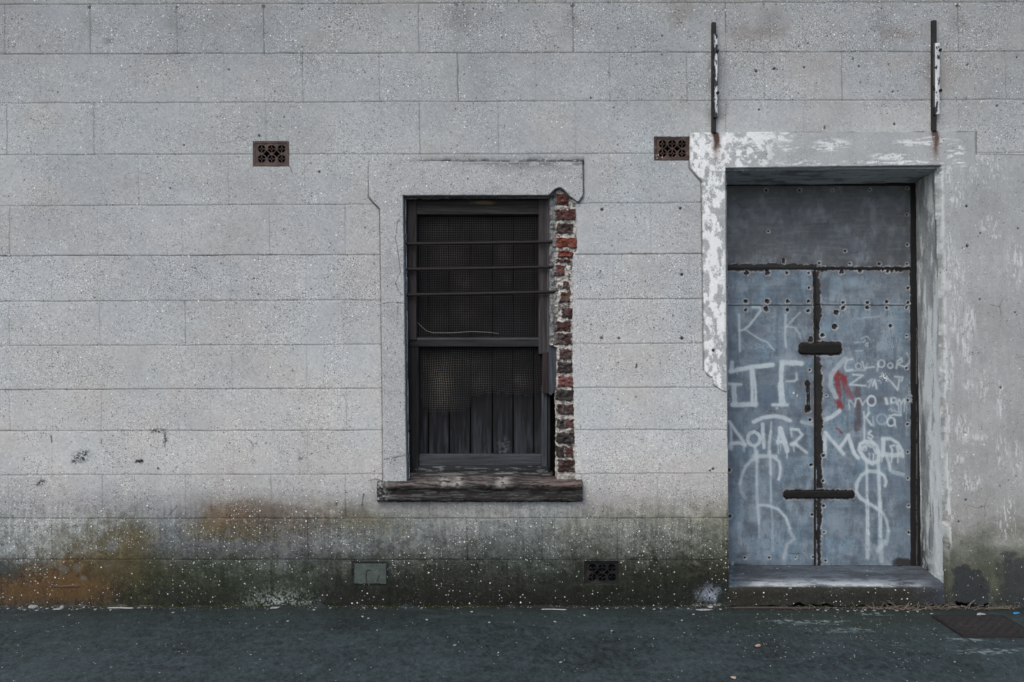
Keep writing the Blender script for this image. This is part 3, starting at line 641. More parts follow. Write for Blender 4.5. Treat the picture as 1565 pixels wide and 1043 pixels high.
def corrode(g, sd_, seed, halo=True, dep=.003):
    X, Y = g.X, g.Y
    d = sd_ + (fbm(X / 3.2, Y / 3.2, seed, 4) - .5) * 4.2
    if halo: g.mix(np.exp(-((d - .9) / 1.1) ** 2) * np.clip(sst(.38, .62, fbm(X / 7, Y / 7, seed + 7)) * .8 + fz(X, Y), 0, .8), (152, 156, 162))
    g.mix(np.exp(-((d - 1.5) / 3.0) ** 2) * .30 * sst(.45, .6, fbm(X / 9, Y / 12, seed + 8)) * (d > 0), (92, 72, 68))
    k = sst(.6, -.6, d)
    g.mix(np.exp(-np.maximum(d, 0) / 7) * sst(.42, .7, fbm(X / 14, Y / 8, seed + 11, 4)) * .45, (58, 54, 58))
    g.mix(k, (15, 12, 12)); g.mix(k * sst(.5, .7, fbm(X / 2.5, Y / 2.5, seed + 3)) * .5, (48, 34, 30))
    g.dep += k * dep
def holes(g, L, s_=.7):
    for i, (x, y, r) in enumerate(L):
        sl = g.win(x - r * 3 - 4, x + r * 3 + 4, y - r * 3 - 4, y + r * 3 + 4); Xs, Ys = g.X[sl], g.Y[sl]
        if Xs.size == 0: continue
        d = np.hypot(Xs - x, Ys - y) - r + (fbm(Xs / 2.2, Ys / 2.2, i + 40, 3) - .5) * r * 1.1
        g.mix(np.exp(-((d - .9) / 1.1) ** 2) * .55 * (.4 + fbm(Xs / 3, Ys / 3, i)), (172, 172, 176), sl)
        if hsh(np.float64(i), np.float64(x), 3) > .45: g.stroke([(x, y + r), (x + .6, y + r + 5 + 10 * hsh(np.float64(i), np.float64(y), 4))], 1.6, (66, 56, 56), .38, soft=1.2, nz=.5)
        k = sst(.5, -.5, d); g.mix(k, (24, 20, 20), sl)
        g.dep[sl] += k * .012 - np.exp(-((d - 1) / 1) ** 2) * .0008
WHT = (172, 183, 193)
door = building
# transom
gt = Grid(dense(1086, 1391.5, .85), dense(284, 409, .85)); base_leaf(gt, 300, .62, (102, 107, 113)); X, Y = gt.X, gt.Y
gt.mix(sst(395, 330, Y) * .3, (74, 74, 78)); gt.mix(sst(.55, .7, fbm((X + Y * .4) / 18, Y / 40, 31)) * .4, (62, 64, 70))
gt.stroke([(1228, 343), (1250, 343), (1286, 342)], 1.6, (58, 54, 54), .6); gt.stroke([(1206, 320), (1212, 345), (1217, 372)], 4, (56, 60, 66), .4, soft=2)
d = np.where(X < 1248, 404.5 + (fbm(X / 11, X * 0, 3) - .5) * 6, 408.5) - Y
corrode(gt, d, 17)
corrode(gt, np.hypot((X - 1198) / .7, Y - 399) - 4, 18)
holes(gt, [(1171, 291, 1.8), (1222.5, 291, 2), (1272, 291, 1.5), (1329.5, 290, 1.3), (1387, 288, 1.5), (1174.5, 354, 1.3), (1292, 384, 1.6), (1299.5, 403.5, 1.8), (1252, 402.5, 1.8), (1344, 404, 2.2), (1386, 404, 1.5), (1387, 374.5, 1.5), (1386, 328.5, 1.3)])
gt.fd[:] = 0
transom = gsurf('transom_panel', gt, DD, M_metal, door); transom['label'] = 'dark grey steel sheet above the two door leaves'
# left leaf
lx = lambda Y: 1243.2 + (Y - 413) * .0175
rx_ = lambda Y: 1391.5 + (Y - 413) * .0165
def seam(g, y0, s_):
    X, Y = g.X, g.Y
    d = Y - (y0 + (fbm(X / 30, X * 0, s_) - .5) * .8)
    g.mix(np.exp(-(d / .9) ** 2) * .92, (24, 22, 24)); g.dep += np.where(d > 0, .0016, 0) + np.exp(-(d / .9) ** 2) * .003
    g.mix(np.exp(-((d + 1.8) / 1.0) ** 2) * sst(.45, .6, fbm(X / 9, Y / 3, s_ + 1)) * .6, (160, 162, 168))
gl = Grid(dense(1086, 1254, .8), dense(412.5, 864.5, .8)); base_leaf(gl, 400); X, Y = gl.X, gl.Y
gl.mix(sst(1132, 1112, X + (fbm(X / 8, Y / 30, 8) - .5) * 22) * .45, (74, 84, 100))
gl.mix(sst(850, 866, Y) * .3, (70, 76, 84)); gl.mix(sst(858, 864, Y) * sst(1170, 1120, X) * .9, (40, 34, 34))
gl.blob(1180, 605, 30, 22, (84, 98, 118), .7, seed=3, fade=.8); gl.blob(1140, 612, 16, 26, (84, 98, 118), .6, seed=4); gl.blob(1225, 620, 22, 30, (92, 106, 124), .4, seed=5); gl.blob(1170, 640, 60, 26, (98, 108, 124), .5, seed=6)
def paint(g, L):
    for pts, wd, a in L:
        g.stroke(pts, wd + 3, WHT, a * .2, soft=2.6, nz=.3, seed=int(pts[0][0]) + 3)
        g.stroke(pts, wd, WHT, a, soft=1.1, nz=.28, seed=int(pts[0][0]))
paint(gl, [([(1129.5, 481), (1130, 505), (1131, 537)], 3, .62), ([(1150, 470), (1161, 470), (1163, 475), (1145, 498), (1137, 504), (1130, 506)], 3, .68), ([(1139, 504), (1160, 518), (1172, 523), (1183, 535)], 2.2, .5),
    ([(1201, 481), (1200, 515), (1201.5, 531)], 3.4, .5), ([(1223, 478), (1210, 491), (1202, 500)], 2.2, .4), ([(1202, 499), (1215, 501), (1222, 510), (1225, 522)], 2.5, .36),
    ([(1119, 554), (1118, 568)], 5.5, .75), ([(1117, 568), (1145, 562), (1181, 558)], 6.5, .95), ([(1148, 565), (1149.5, 600), (1150, 618)], 4.5, .95), ([(1151, 565), (1155, 600), (1155, 621)], 4, .85), ([(1113, 587), (1132, 588)], 4, .75), ([(1121, 590), (1123, 618)], 7.5, .8), ([(1120, 619), (1155, 618)], 7, .85),
    ([(1195, 554), (1225, 555.5)], 7.5, .92), ([(1195, 555), (1193.5, 590)], 6.5, .9), ([(1193.5, 588), (1195.5, 615)], 9, .9), ([(1181, 619), (1203, 619)], 4.5, .8), ([(1202, 583), (1214, 583), (1218, 580), (1217.5, 571)], 2.8, .6),
    ([(1152, 645), (1165, 639), (1183, 636), (1196, 638), (1207, 643)], 5.5, .78), ([(1225, 645), (1246, 650)], 5, .5), ([(1112, 592), (1113, 594)], 2, .5),
    ([(1117, 650), (1118, 683)], 4, .6), ([(1115, 645), (1125, 660), (1133, 670), (1139, 680)], 4.5, .78), ([(1138, 680), (1130, 677), (1118, 678)], 5, .78), ([(1115, 682), (1117, 686)], 5, .4), ([(1137, 683), (1137, 690)], 1.3, .7),
    ([(1154, 682), (1155, 703)], 4, .7), ([(1165.5, 649), (1166, 665), (1167.5, 684)], 5, .85), ([(1179, 646), (1178, 660)], 2.6, .6), ([(1178, 660), (1176, 675), (1175, 694)], 4.4, .65),
    ([(1193, 655), (1189, 678)], 5, .82), ([(1193, 655), (1198, 672), (1203, 689)], 7, .88), ([(1188, 675), (1200, 676)], 5, .85), ([(1189, 682), (1190, 693)], 1.4, .8), ([(1193, 680), (1193, 688)], 1.2, .8), ([(1202.5, 690), (1203, 700)], 1.6, .8),
    ([(1209, 656), (1210, 667)], 3.2, .55), ([(1209, 656), (1220, 657), (1226, 665), (1213, 678)], 4, .75), ([(1210, 679), (1216, 678)], 5.5, .8), ([(1214, 678), (1224, 685), (1233, 692)], 4, .7), ([(1213, 682), (1213.5, 690)], 1.3, .8),
    ([(1158, 699), (1148, 704), (1140, 713), (1134, 726), (1131, 740)], 4.5, .55), ([(1131, 740), (1133, 752), (1140, 762)], 5, .25), ([(1152, 697), (1186, 698)], 5.5, .65), ([(1184, 700), (1191, 706), (1193, 716), (1192, 726), (1190, 733)], 4, .75),
    ([(1157, 690), (1156.5, 740)], 3.6, .72), ([(1156.5, 740), (1158, 775), (1160, 800)], 4.2, .55), ([(1160, 795), (1160, 822)], 3, .3), ([(1177, 690), (1178, 725)], 3.6, .75), ([(1178, 720), (1178.5, 765)], 1.7, .7), ([(1178, 765), (1181, 800), (1181, 842)], 4, .28),
    ([(1160, 772), (1175, 773), (1190, 779), (1201, 791), (1207, 808)], 4, .65), ([(1207, 812), (1214, 824), (1203, 832), (1198, 853)], 5, .35), ([(1130, 800), (1131, 830)], 6, .2), ([(1120, 860), (1118, 870)], 4, .3)])
gl.ring(1152, 671, 9.5, 5.2, WHT, .85, ry=10.5); gl.stroke([(1213, 601)], 3, (205, 212, 220), .9); gl.stroke([(1218, 606), (1219, 604)], 2, (205, 212, 220), .7)
gl.blob(1175, 630, 20, 8, (50, 56, 66), .7, thr=.56); gl.blob(1165, 629, 16, 7, WHT, .7, seed=44, thr=.57); gl.blob(1187, 623, 8, 6, WHT, .7, seed=45, thr=.5)
gl.blob(1165, 530, 26, 20, (140, 152, 164), .45, seed=23, thr=.5); gl.blob(1205, 545, 26, 14, (142, 156, 168), .5, seed=24); gl.blob(1180, 433, 30, 8, (150, 160, 172), .3, seed=26)
gl.blob(1130, 850, 20, 10, (52, 56, 64), .5, seed=27); gl.stroke([(1206, 846), (1222, 846.5)], 1.2, (45, 45, 50), .8); gl.stroke([(1139, 448), (1143, 458)], 4, (70, 80, 95), .5)
gl.stroke([(1127, 560), (1127, 572)], 1.2, WHT, .5)
seam(gl, 467, 9)
e = (fbm(Y / 9, Y * 0, 12, 4) - .5)
corrode(gl, (lx(Y) - 1.0 - X) + e * 2.0 - 1.5 * sst(.62, .8, fbm(Y / 22, Y * 0, 13)) * 2, 19)
corrode(gl, np.where((X < 1170), Y - 414.5 + (X - 1110) * 0.0, Y - 412), 21)
ax = np.minimum(np.hypot(np.maximum(0, np.maximum(1228 - X, X - 1260)), np.maximum(0, np.abs(Y - 533) - 3)) - 6.5, np.hypot(np.maximum(0, np.maximum(1203 - X, X - 1260)), np.maximum(0, np.abs(Y - 756) - 2)) - 5)
corrode(gl, ax, 23)
corrode(gl, np.minimum(np.hypot(X - 1234.5, (Y - 587) * .9) - 4.5, np.minimum(np.hypot(X - 1234.5, (Y - 625) * .8) - 5, dseg(X, Y, (1235, 588), (1235, 628)) - 1.5)), 25, dep=.006)
corrode(gl, np.hypot(X - 1239, Y - 519) - 4, 26)
holes(gl, [(1141, 417.5, 3.6), (1173, 417, 4), (1203, 417.5, 2.2), (1236.5, 418, 1.8), (1237, 440.5, 1.9), (1140, 461, 3), (1173, 461, 3.4), (1204, 461, 3), (1236, 461, 2.3), (1140, 474, 2.2), (1171, 472.5, 3.6), (1204, 474, 2.4), (1235.5, 475.5, 2.2), (1111, 439, 1.8), (1111, 462, 1.6),
    (1238, 566, 1.5), (1238.5, 642.5, 2), (1240, 711, 2.5), (1241.5, 787, 2.1), (1114, 719, 2.6), (1115.5, 790, 2.6), (1139, 853, 1.7), (1176, 853, 1.5), (1216, 853, 1.2), (1242.5, 852, 1.2), (1112.5, 612, 1.4)])
gl.fd[:] = 0; gl.cut = X > lx(Y) + .6
LL = gsurf('door_leaf', gl, DD, M_metal, door); LL['label'] = 'left steel door leaf sprayed with white letters and a pull slot'
# right leaf
gr = Grid(dense(1244, 1402, .8), dense(412.5, 864.5, .8)); base_leaf(gr, 500, 1.0); X, Y = gr.X, gr.Y
gr.mix(sst(1340, 1395, X) * sst(470, 640, Y) * .4, (86, 98, 116)); gr.mix(sst(467, 440, Y) * .25 * sst(1300, 1340, X), (104, 104, 112))
gr.blob(1340, 600, 40, 60, (92, 104, 120), .6, seed=2, fade=.9); gr.blob(1330, 740, 60, 30, (96, 108, 126), .5, seed=4); gr.blob(1330, 545, 30, 25, (70, 80, 94), .6, seed=5, thr=.5); gr.blob(1280, 800, 35, 30, (132, 146, 160), .5, seed=6)
gr.blob(1300, 430, 26, 14, (128, 144, 158), .5, seed=7); gr.blob(1260, 640, 12, 60, (136, 148, 162), .5, seed=8)
RED = (112, 42, 46)
gr.stroke([(1273, 571), (1280, 570), (1291, 580)], 8, RED, .85, soft=1.5, nz=.7); gr.stroke([(1279, 574), (1282, 600), (1283.5, 624)], 8.5, RED, .85, soft=1.5, nz=.6); gr.stroke([(1288, 578), (1293, 594), (1300, 607)], 9, RED, .7, soft=2, nz=.6)
gr.stroke([(1278, 612), (1285, 620)], 9, RED, .5, soft=3); gr.stroke([(1278, 655), (1283, 658), (1287, 663)], 3, RED, .85, nz=.9); gr.stroke([(1311, 592), (1311, 655)], 10, (72, 54, 60), .7, soft=2, nz=.4); gr.stroke([(1300, 616), (1330, 614), (1352, 610)], 8, (78, 58, 66), .45, soft=2.5)
paint(gr, [([(1292, 549), (1279, 561), (1270, 575), (1269, 590), (1278, 607)], 7, .5), ([(1283, 628), (1272, 637), (1257, 643)], 6, .8), ([(1303, 549), (1295, 551), (1291, 560), (1293, 567), (1303, 565)], 2.4, .7), ([(1318, 553), (1321, 563), (1336, 561)], 2.2, .65), ([(1341, 567), (1343, 555)], 2.4, .6),
    ([(1370, 563), (1372, 552), (1378, 548), (1379, 553), (1372, 557), (1383, 561), (1389, 556), (1391, 548), (1386, 540)], 2.2, .6), ([(1296, 567), (1320, 566)], 2.5, .45), ([(1322, 566), (1325, 558)], 2.0, .5),
    ([(1304, 573), (1319, 574), (1310, 580), (1299, 588), (1323, 590)], 2.6, .75), ([(1327, 584), (1333, 580), (1328, 592)], 2.2, .55), ([(1334, 590), (1337, 581), (1340, 594)], 3.0, .7), ([(1357, 579), (1364, 586), (1372, 596), (1375, 580)], 2.6, .65), ([(1368, 576), (1380, 577), (1378, 583)], 2.4, .65),
    ([(1297, 613), (1298, 625)], 1.6, .7), ([(1299, 612), (1304, 618)], 1.8, .6), ([(1306, 622), (1308, 610), (1314, 609), (1318, 619), (1323, 612)], 2.2, .7), ([(1327.5, 622), (1327, 630), (1325, 637)], 2, .65), ([(1354, 610), (1356, 617)], 4.2, .9), ([(1362, 617), (1362, 609)], 2.5, .7), ([(1371, 618), (1374, 611), (1378, 617), (1382, 610), (1383, 617)], 2.6, .75),
    ([(1373.5, 618), (1374, 631)], 1.3, .8), ([(1377, 618), (1377, 634)], 1.3, .8), ([(1382, 619), (1382, 629)], 1.2, .7), ([(1320, 630), (1321, 640), (1321, 652)], 3, .65), ([(1329, 631), (1323, 638), (1332, 650)], 3.2, .75), ([(1334, 638), (1335, 651)], 2.4, .5),
    ([(1360, 636), (1366, 634), (1377, 635)], 2.8, .7), ([(1367, 640), (1369, 652)], 1.8, .7), ([(1321, 655), (1321, 668), (1321, 676)], 2.6, .75), ([(1331, 659), (1327, 663), (1334, 667), (1331, 672), (1327, 669)], 2.8, .75), ([(1359, 627), (1362, 625), (1363, 629), (1367, 627), (1370, 630)], 1.2, .7),
    ([(1261, 663), (1260, 694)], 6.5, .78), ([(1262, 662), (1270, 672), (1281, 684), (1289, 694)], 5, .82), ([(1283, 685), (1290, 676), (1297, 666)], 5, .82), ([(1297, 666), (1301, 680), (1306, 694), (1311, 700)], 5.5, .85),
    ([(1319, 697), (1313, 688), (1315, 679), (1322, 675), (1332, 676), (1340, 682), (1343, 692), (1343, 704), (1334, 709), (1325, 705), (1318, 697)], 5.5, .88), ([(1319, 686), (1325, 680), (1334, 684), (1340, 692)], 5, .6),
    ([(1350, 672), (1350, 686), (1349, 697)], 6, .8), ([(1349, 671), (1361, 671), (1372, 677), (1379, 690), (1380, 698)], 4.5, .8), ([(1352, 694), (1362, 697), (1376, 695)], 7, .65), ([(1355, 697), (1359, 708), (1361, 719)], 4.2, .75), ([(1367, 681), (1361, 682), (1364, 689), (1362, 695)], 3, .7), ([(1371, 682), (1374, 694)], 3.5, .7),
    ([(1348, 696), (1348, 706)], 1.5, .85), ([(1364, 695), (1362.5, 707)], 1.7, .85), ([(1372, 696), (1372.5, 707)], 1.5, .85), ([(1328.5, 694), (1328, 708)], 1.4, .85), ([(1335, 694), (1334.5, 709)], 1.6, .85), ([(1366, 722), (1380, 726)], 6, .42),
    ([(1326, 721), (1316, 727), (1309, 740), (1309, 752), (1314, 761), (1326, 769), (1340, 777)], 5, .75), ([(1340, 777), (1349, 784), (1355, 795), (1358, 812)], 4, .5), ([(1358, 812), (1355, 832)], 5, .4), ([(1324, 704), (1325, 730), (1325, 770)], 3.6, .7), ([(1325.5, 765), (1326.5, 815)], 5, .8), ([(1326.5, 812), (1326, 852)], 6, .55),
    ([(1342, 704), (1343, 715), (1345, 775)], 5, .75), ([(1345, 770), (1346, 820)], 5.5, .75), ([(1346, 826), (1347, 858)], 7, .4), ([(1342, 842), (1352, 828)], 6, .4), ([(1344, 722), (1352, 728), (1355, 736), (1353, 743)], 4, .8), ([(1326, 720), (1339, 721)], 5.5, .65), ([(1306, 524), (1320, 523)], 1.2, .5), ([(1308, 537), (1318, 536)], 1.2, .6), ([(1316, 518), (1325, 514), (1330, 519)], 1.2, .5), ([(1320, 486), (1345, 484)], 1.2, .4), ([(1385, 620), (1386, 665)], 1, .3)])
gr.ring(1312, 560, 4.5, 2.0, WHT, .5); gr.ring(1347, 556, 5.5, 2.6, WHT, .65); gr.ring(1361, 559, 4, 2.2, WHT, .6); gr.ring(1332, 613, 6.5, 3, WHT, .85, ry=7.5); gr.ring(1366, 612, 4, 2.6, WHT, .75); gr.ring(1348, 641, 8, 2, WHT, .42); gr.ring(1362, 645, 6, 2.8, WHT, .75, ry=6.5)
gr.ring(1321, 686, 3.5, 2, WHT, .8); gr.stroke([(1331, 691), (1333, 686), (1335, 692)], 2, (84, 96, 112), .8); gr.stroke([(1320, 690), (1328, 698)], 3, (84, 96, 112), .55)
gr.blob(1351, 577, 11, 12, (196, 204, 210), .95, seed=33, thr=.5); gr.blob(1354, 577, 12, 12, (36, 40, 46), .9, seed=35, thr=.56); gr.blob(1325, 527, 12, 22, (44, 50, 60), .8, seed=37, thr=.55); gr.blob(1328, 525, 14, 16, WHT, .6, seed=38, thr=.57)
gr.blob(1389, 600, 6, 30, WHT, .5, seed=39, thr=.56); gr.blob(1388, 640, 7, 40, (50, 56, 66), .5, seed=40, thr=.54); gr.blob(1385, 860, 22, 9, (40, 36, 38), .95, seed=41, fade=.5); gr.blob(1310, 420, 60, 6, (80, 80, 86), .3, seed=42)
for _ in range(60):
    x_, y_ = random.uniform(1290, 1395), random.uniform(745, 855); gr.stroke([(x_, y_), (x_ + random.uniform(-1.5, 1.5), y_ + random.uniform(3, 9))], .9, (58, 64, 76), .5, nz=.1, soft=.5)
seam(gr, 466.8, 11)
ew = np.interp(Y, [413, 440, 470, 500, 545, 560, 600, 640, 690, 740, 760, 790, 810, 864], [9.5, 9, 11, 8.5, 8, 11.5, 10, 9, 8, 8, 9, 7, 4.2, 4])
e = (fbm(Y / 12, Y * 0, 14, 4) - .5) * 7
corrode(gr, X - lx(Y) - ew - e * np.interp(Y, [413, 780, 812], [1, 1, .15]), 29)
corrode(gr, (412.6 - 0 + 1.6 * sst(.5, .7, fbm(X / 9, X * 0, 77)) * 2) * 0 + Y - 413.2 - 2.5 * sst(.52, .7, fbm(X / 9, X * 0, 77)), 31)
ax = np.minimum(np.hypot(np.maximum(0, np.maximum(1240 - X, X - 1281)), np.maximum(0, np.abs(Y - 533) - 4)) - 6.5, np.hypot(np.maximum(0, np.maximum(1240 - X, X - 1301)), np.maximum(0, np.abs(Y - 756) - 2)) - 5)
corrode(gr, ax, 33)
corrode(gr, rx_(Y) - .8 - X + 0 * Y, 35)
holes(gr, [(1286, 416, 3.2), (1314, 414, 3), (1350, 413, 1.8), (1357, 415, 2.2), (1388, 441, 2.2), (1289, 463, 2.1), (1289, 471, 2.8), (1326, 463, 2.3), (1326, 470.5, 2.8), (1355.5, 462, 2.3), (1356, 471, 2.2), (1388, 463, 2.3), (1386, 470.5, 2), (1278.5, 478, 3.8), (1276, 499.5, 3.8), (1362, 498.5, 2.6),
    (1386, 513.5, 1.7), (1257, 513, 3), (1385.7, 563, 1.7), (1263, 605, 1.1), (1387.5, 612, 1.7), (1387, 649, 1.7), (1387.7, 691.5, 1.5), (1388, 732, 1.5), (1259, 697, 2.2), (1258.5, 735.5, 1.8), (1259.5, 774, 2.2), (1388.7, 773.3, 1.7), (1389.5, 814.5, 1.7), (1260, 814, 1.6), (1262, 857.5, 1.7)])
gr.fd[:] = 0; gr.cut = (X < lx(Y) + .9) | (X > rx_(Y) + .6)
RL = gsurf('door_leaf', gr, DD - .001, M_metal, door); RL['label'] = 'right steel door leaf with red smear and small white scrawl'

def slab(name, px0, py0, px1, py1, d0, d1, mat, parent, rgb, round_=1.2, res=1.0, rough_=.0012, colf=None, rnd=None, edge=None, var=.5, seed=1, stretch=(8, 8)):
    """a thick piece facing the camera between photo points, front at d0 (metres from the wall face), back at d1, worn edges"""
    m = round_ + 2.5
    xs_ = np.concatenate([[px0 - .01], dense(px0, px1, res), [px1 + .01]]); ys_ = np.concatenate([[py0 - .01], dense(py0, py1, res), [py1 + .01]])
    g = Grid(xs_, ys_, rgb); X, Y = g.X, g.Y
    dist = np.minimum(np.minimum(X - px0, px1 - X), np.minimum(Y - py0, py1 - Y))
    if rnd:
        hx, hy = (px1 - px0) / 2, (py1 - py0) / 2; qx, qy = np.abs(X - px0 - hx) - hx + rnd, np.abs(Y - py0 - hy) - hy + rnd
        dist = rnd - np.hypot(np.maximum(qx, 0), np.maximum(qy, 0)) - np.minimum(np.maximum(qx, qy), 0)
        dist = dist + (fbm(X / 4, Y / 4, seed + 6) - .5) * 2.4
    jg = (fbm(X / 6, Y / 6, seed + 5) - .5) * round_
    t = np.clip((dist + np.abs(jg)) / max(round_, .1), 0, 1)
    g.dep = (1 - np.sqrt(1 - (1 - t) ** 2)) * round_ / S * .8 + (fbm(X / stretch[0], Y / stretch[1], seed, 5) - .5) * 2 * rough_
    rim = dist < (-.4 if rnd else 0)
    g.mul(1 + (fbm(X / stretch[0], Y / stretch[1], seed + 20, 5) - .5) * 2 * var); g.fd[:] = 0
    if colf: colf(g)
    if edge is not None:
        k = edge(X, Y); g.cut = k > 0
    g.dep[rim] = d1 - d0
    return gsurf(name, g, d0, mat, parent, smooth=True)

# back of the door, frame and meeting strip
slab('door_frame', 1391.6, 281, 1407.5, 868, DD - .003, DD + .05, M_iron, door, (20, 19, 21), stretch=(3, 20), colf=lambda g: g.mix(np.exp(-((g.X - 1401) / .8) ** 2) * sst(.5, .6, fbm(g.X, g.Y / 20, 3) + fz(g.X, g.Y)) * .6 * (g.Y > 500), (120, 112, 116)))
slab('door_frame', 1086, 280.5, 1400, 284.3, DD - .004, DD + .05, M_iron, door, (26, 25, 27))
slab('door_frame', 1086, 408.3, 1393, 412.8, DD + .004, DD + .06, M_iron, door, (22, 20, 21))
slab('meeting_strip', 1243, 412, 1257, 865, DD + .006, DD + .05, M_iron, door, (18, 15, 15), stretch=(3, 9))
slab('door_bottom', 1086, 862, 1404, 870, DD + .004, DD + .06, M_iron, door, (20, 19, 21))
v, f = boxVF(wx(1080, DD), wx(1415, DD), DD + .055, DD + .09, .02, wz(270, DD)); bm_obj('door_backing', v, f, M_dark, door)
slab('cross_bar', 1221, 525.5, 1286.5, 541.5, DD - .014, DD + .005, M_iron, LL, (17, 14, 14), round_=3.5, rnd=6.5, res=.5, stretch=(5, 4), var=.8)['label'] = 'short rusty bar across the upper middle of both leaves'
slab('cross_bar', 1198, 750.8, 1306, 761.4, DD - .014, DD + .005, M_iron, LL, (16, 13, 13), round_=2.5, rnd=4.8, res=.5, stretch=(5, 3), var=.8)['label'] = 'long rusty bar across the lower middle of both leaves'
# slim iron strip proud of the joint
slab('joint_strip', 1244.6, 412.5, 1247.0, 864, DD - .008, DD + .006, M_iron, LL, (22, 19, 20), round_=.5, res=.6, stretch=(3, 9))
V, F, I = tubes([np.array([(wx(1234.8, DD), DD - .002, wz(587, DD)), (wx(1235, DD), DD - .02, wz(592, DD)), (wx(1235, DD), DD - .024, wz(606, DD)), (wx(1235, DD), DD - .02, wz(621, DD)), (wx(1234.6, DD), DD - .002, wz(626, DD))])], .0045, 8)
mesh_np('handle', V, F, M_iron, LL, {'col': np.tile(lin((30, 24, 24)), (len(V), 1)), 'fd': np.zeros(len(V))})

# ------------------------------------------------------------------ door step
def sweep(name, pxs, prof, mat, parent, colf, disp, sc=.03, off=None, fdv=.4):
    """prof: list of (y,z) in metres; runs along x"""
    pr = np.array(prof); L = np.concatenate([[0], np.cumsum(np.hypot(*np.diff(pr, axis=0).T))])
    s_ = np.linspace(0, L[-1], int(L[-1] / .005) + 2); py_, pz_ = np.interp(s_, L, pr[:, 0]), np.interp(s_, L, pr[:, 1])
    # soften the corners
    k = np.ones(5) / 5
    py_[2:-2] = np.convolve(py_, k, 'valid'); pz_[2:-2] = np.convolve(pz_, k, 'valid')
    xm = (pxs - 782.5) / S
    XX, SS = np.meshgrid(xm, s_)
    YY = np.repeat(py_[:, None], len(xm), 1); ZZ = np.repeat(pz_[:, None], len(xm), 1)
    ty, tz = np.gradient(py_), np.gradient(pz_); n = np.hypot(ty, tz) + 1e-9; ny, nz = (tz / n), (-ty / n)
    dn = (fbm(XX / sc, SS / sc, 3, 5) - .5) * 2 * disp
    YY = YY + ny[:, None] * dn; ZZ = ZZ + nz[:, None] * dn
    if off is not None: YY, ZZ = off(XX, YY, ZZ)
    c, fd, cut_ = colf(XX, SS, YY, ZZ)
    return surf(name, np.stack([XX, YY, ZZ], -1), mat, parent, c, fd, cut_)
def step_col(XX, SS, YY, ZZ):
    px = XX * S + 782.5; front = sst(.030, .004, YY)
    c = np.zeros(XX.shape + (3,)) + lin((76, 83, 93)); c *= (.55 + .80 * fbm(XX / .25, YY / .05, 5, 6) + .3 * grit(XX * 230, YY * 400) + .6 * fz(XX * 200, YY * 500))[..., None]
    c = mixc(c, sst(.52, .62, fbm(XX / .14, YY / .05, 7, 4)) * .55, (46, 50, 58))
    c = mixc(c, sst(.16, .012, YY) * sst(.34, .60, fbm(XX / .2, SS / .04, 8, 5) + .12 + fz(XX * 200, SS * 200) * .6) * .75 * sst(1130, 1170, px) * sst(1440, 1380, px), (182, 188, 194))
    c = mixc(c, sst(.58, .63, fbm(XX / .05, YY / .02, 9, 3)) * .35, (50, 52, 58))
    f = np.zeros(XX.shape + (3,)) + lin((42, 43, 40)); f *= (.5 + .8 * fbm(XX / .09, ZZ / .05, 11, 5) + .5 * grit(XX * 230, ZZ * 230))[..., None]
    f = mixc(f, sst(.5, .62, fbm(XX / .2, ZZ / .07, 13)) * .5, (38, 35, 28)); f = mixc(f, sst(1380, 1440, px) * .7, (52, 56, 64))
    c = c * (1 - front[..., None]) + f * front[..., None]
    c = mixc(c, sst(1145, 1120, px) * sst(.5, .6, fbm(XX / .02, YY / .02, 15)) * .6 * (YY > .02), (90, 130, 136))
    zb = .012 + .03 * np.clip(fbm(XX / .12, XX * 0, 17, 4) - .42, 0, 1) * 4 * np.interp(px, [1170, 1200, 1330, 1370], [.15, 1, 1, .2])
    return c, np.where(front > .5, .38, .10), (ZZ < zb) & (YY < .05)
def step_off(XX, YY, ZZ):
    px = XX * S + 782.5; k = sst(1395, 1455, px) ** 2
    fr = sst(.3, 0, YY)
    return YY + fr * (k * .05 + sst(1150, 1110, px) * .012), ZZ - fr * .006 * sst(1300, 1450, px) + .012 * sst(1390, 1450, px) * fr
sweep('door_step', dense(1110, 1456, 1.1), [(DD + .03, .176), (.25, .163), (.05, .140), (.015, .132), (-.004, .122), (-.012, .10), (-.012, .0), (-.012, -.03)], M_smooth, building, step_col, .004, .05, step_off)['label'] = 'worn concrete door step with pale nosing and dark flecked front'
v, f = boxVF(wx(1110), wx(1460), .06, DD + .02, -.02, .12); bm_obj('step_core', v, f, M_dark, building)

# ------------------------------------------------------------------ window: sill, frame, boards, mesh, bars
def sill_col(XX, SS, YY, ZZ):
    px = XX * S + 782.5
    z0 = wz(745); c = np.zeros(XX.shape + (3,)) + lin((35, 33, 33)); c *= (.4 + 1.2 * fbm(XX / .16, SS / .008, 5, 5))[..., None]
    up = sst(wz(748), wz(738), ZZ)
    c = mixc(c, up * sst(.40, .56, fbm(XX / .1, SS / .012, 7, 5)) * .75, (104, 96, 94))
    c = mixc(c, up * sst(.52, .62, fbm(XX / .05, SS / .01, 8, 4)) * .7, (46, 38, 36))
    c = mixc(c, sst(.56, .64, fbm(XX / .09, SS / .006, 9, 4)) * .55, (86, 86, 88))
    for cx, wd in ((679, 10), (768, 10), (700, 8)): c = mixc(c, up * np.exp(-((px - cx) / wd) ** 2) * sst(.4, .5, fbm(XX / .03, SS / .02, 6)) * .8, (150, 148, 146))
    c = mixc(c, up * sst(800, 850, px) * sst(.5, .6, fbm(XX / .012, SS / .008, 10, 3)) * .5, (112, 90, 82))
    c = mixc(c, sst(600, 584, px) * sst(.46, .56, fbm(XX / .014, SS / .012, 12, 3)) * .8, (150, 152, 154))
    return c, np.full(XX.shape, .25), None
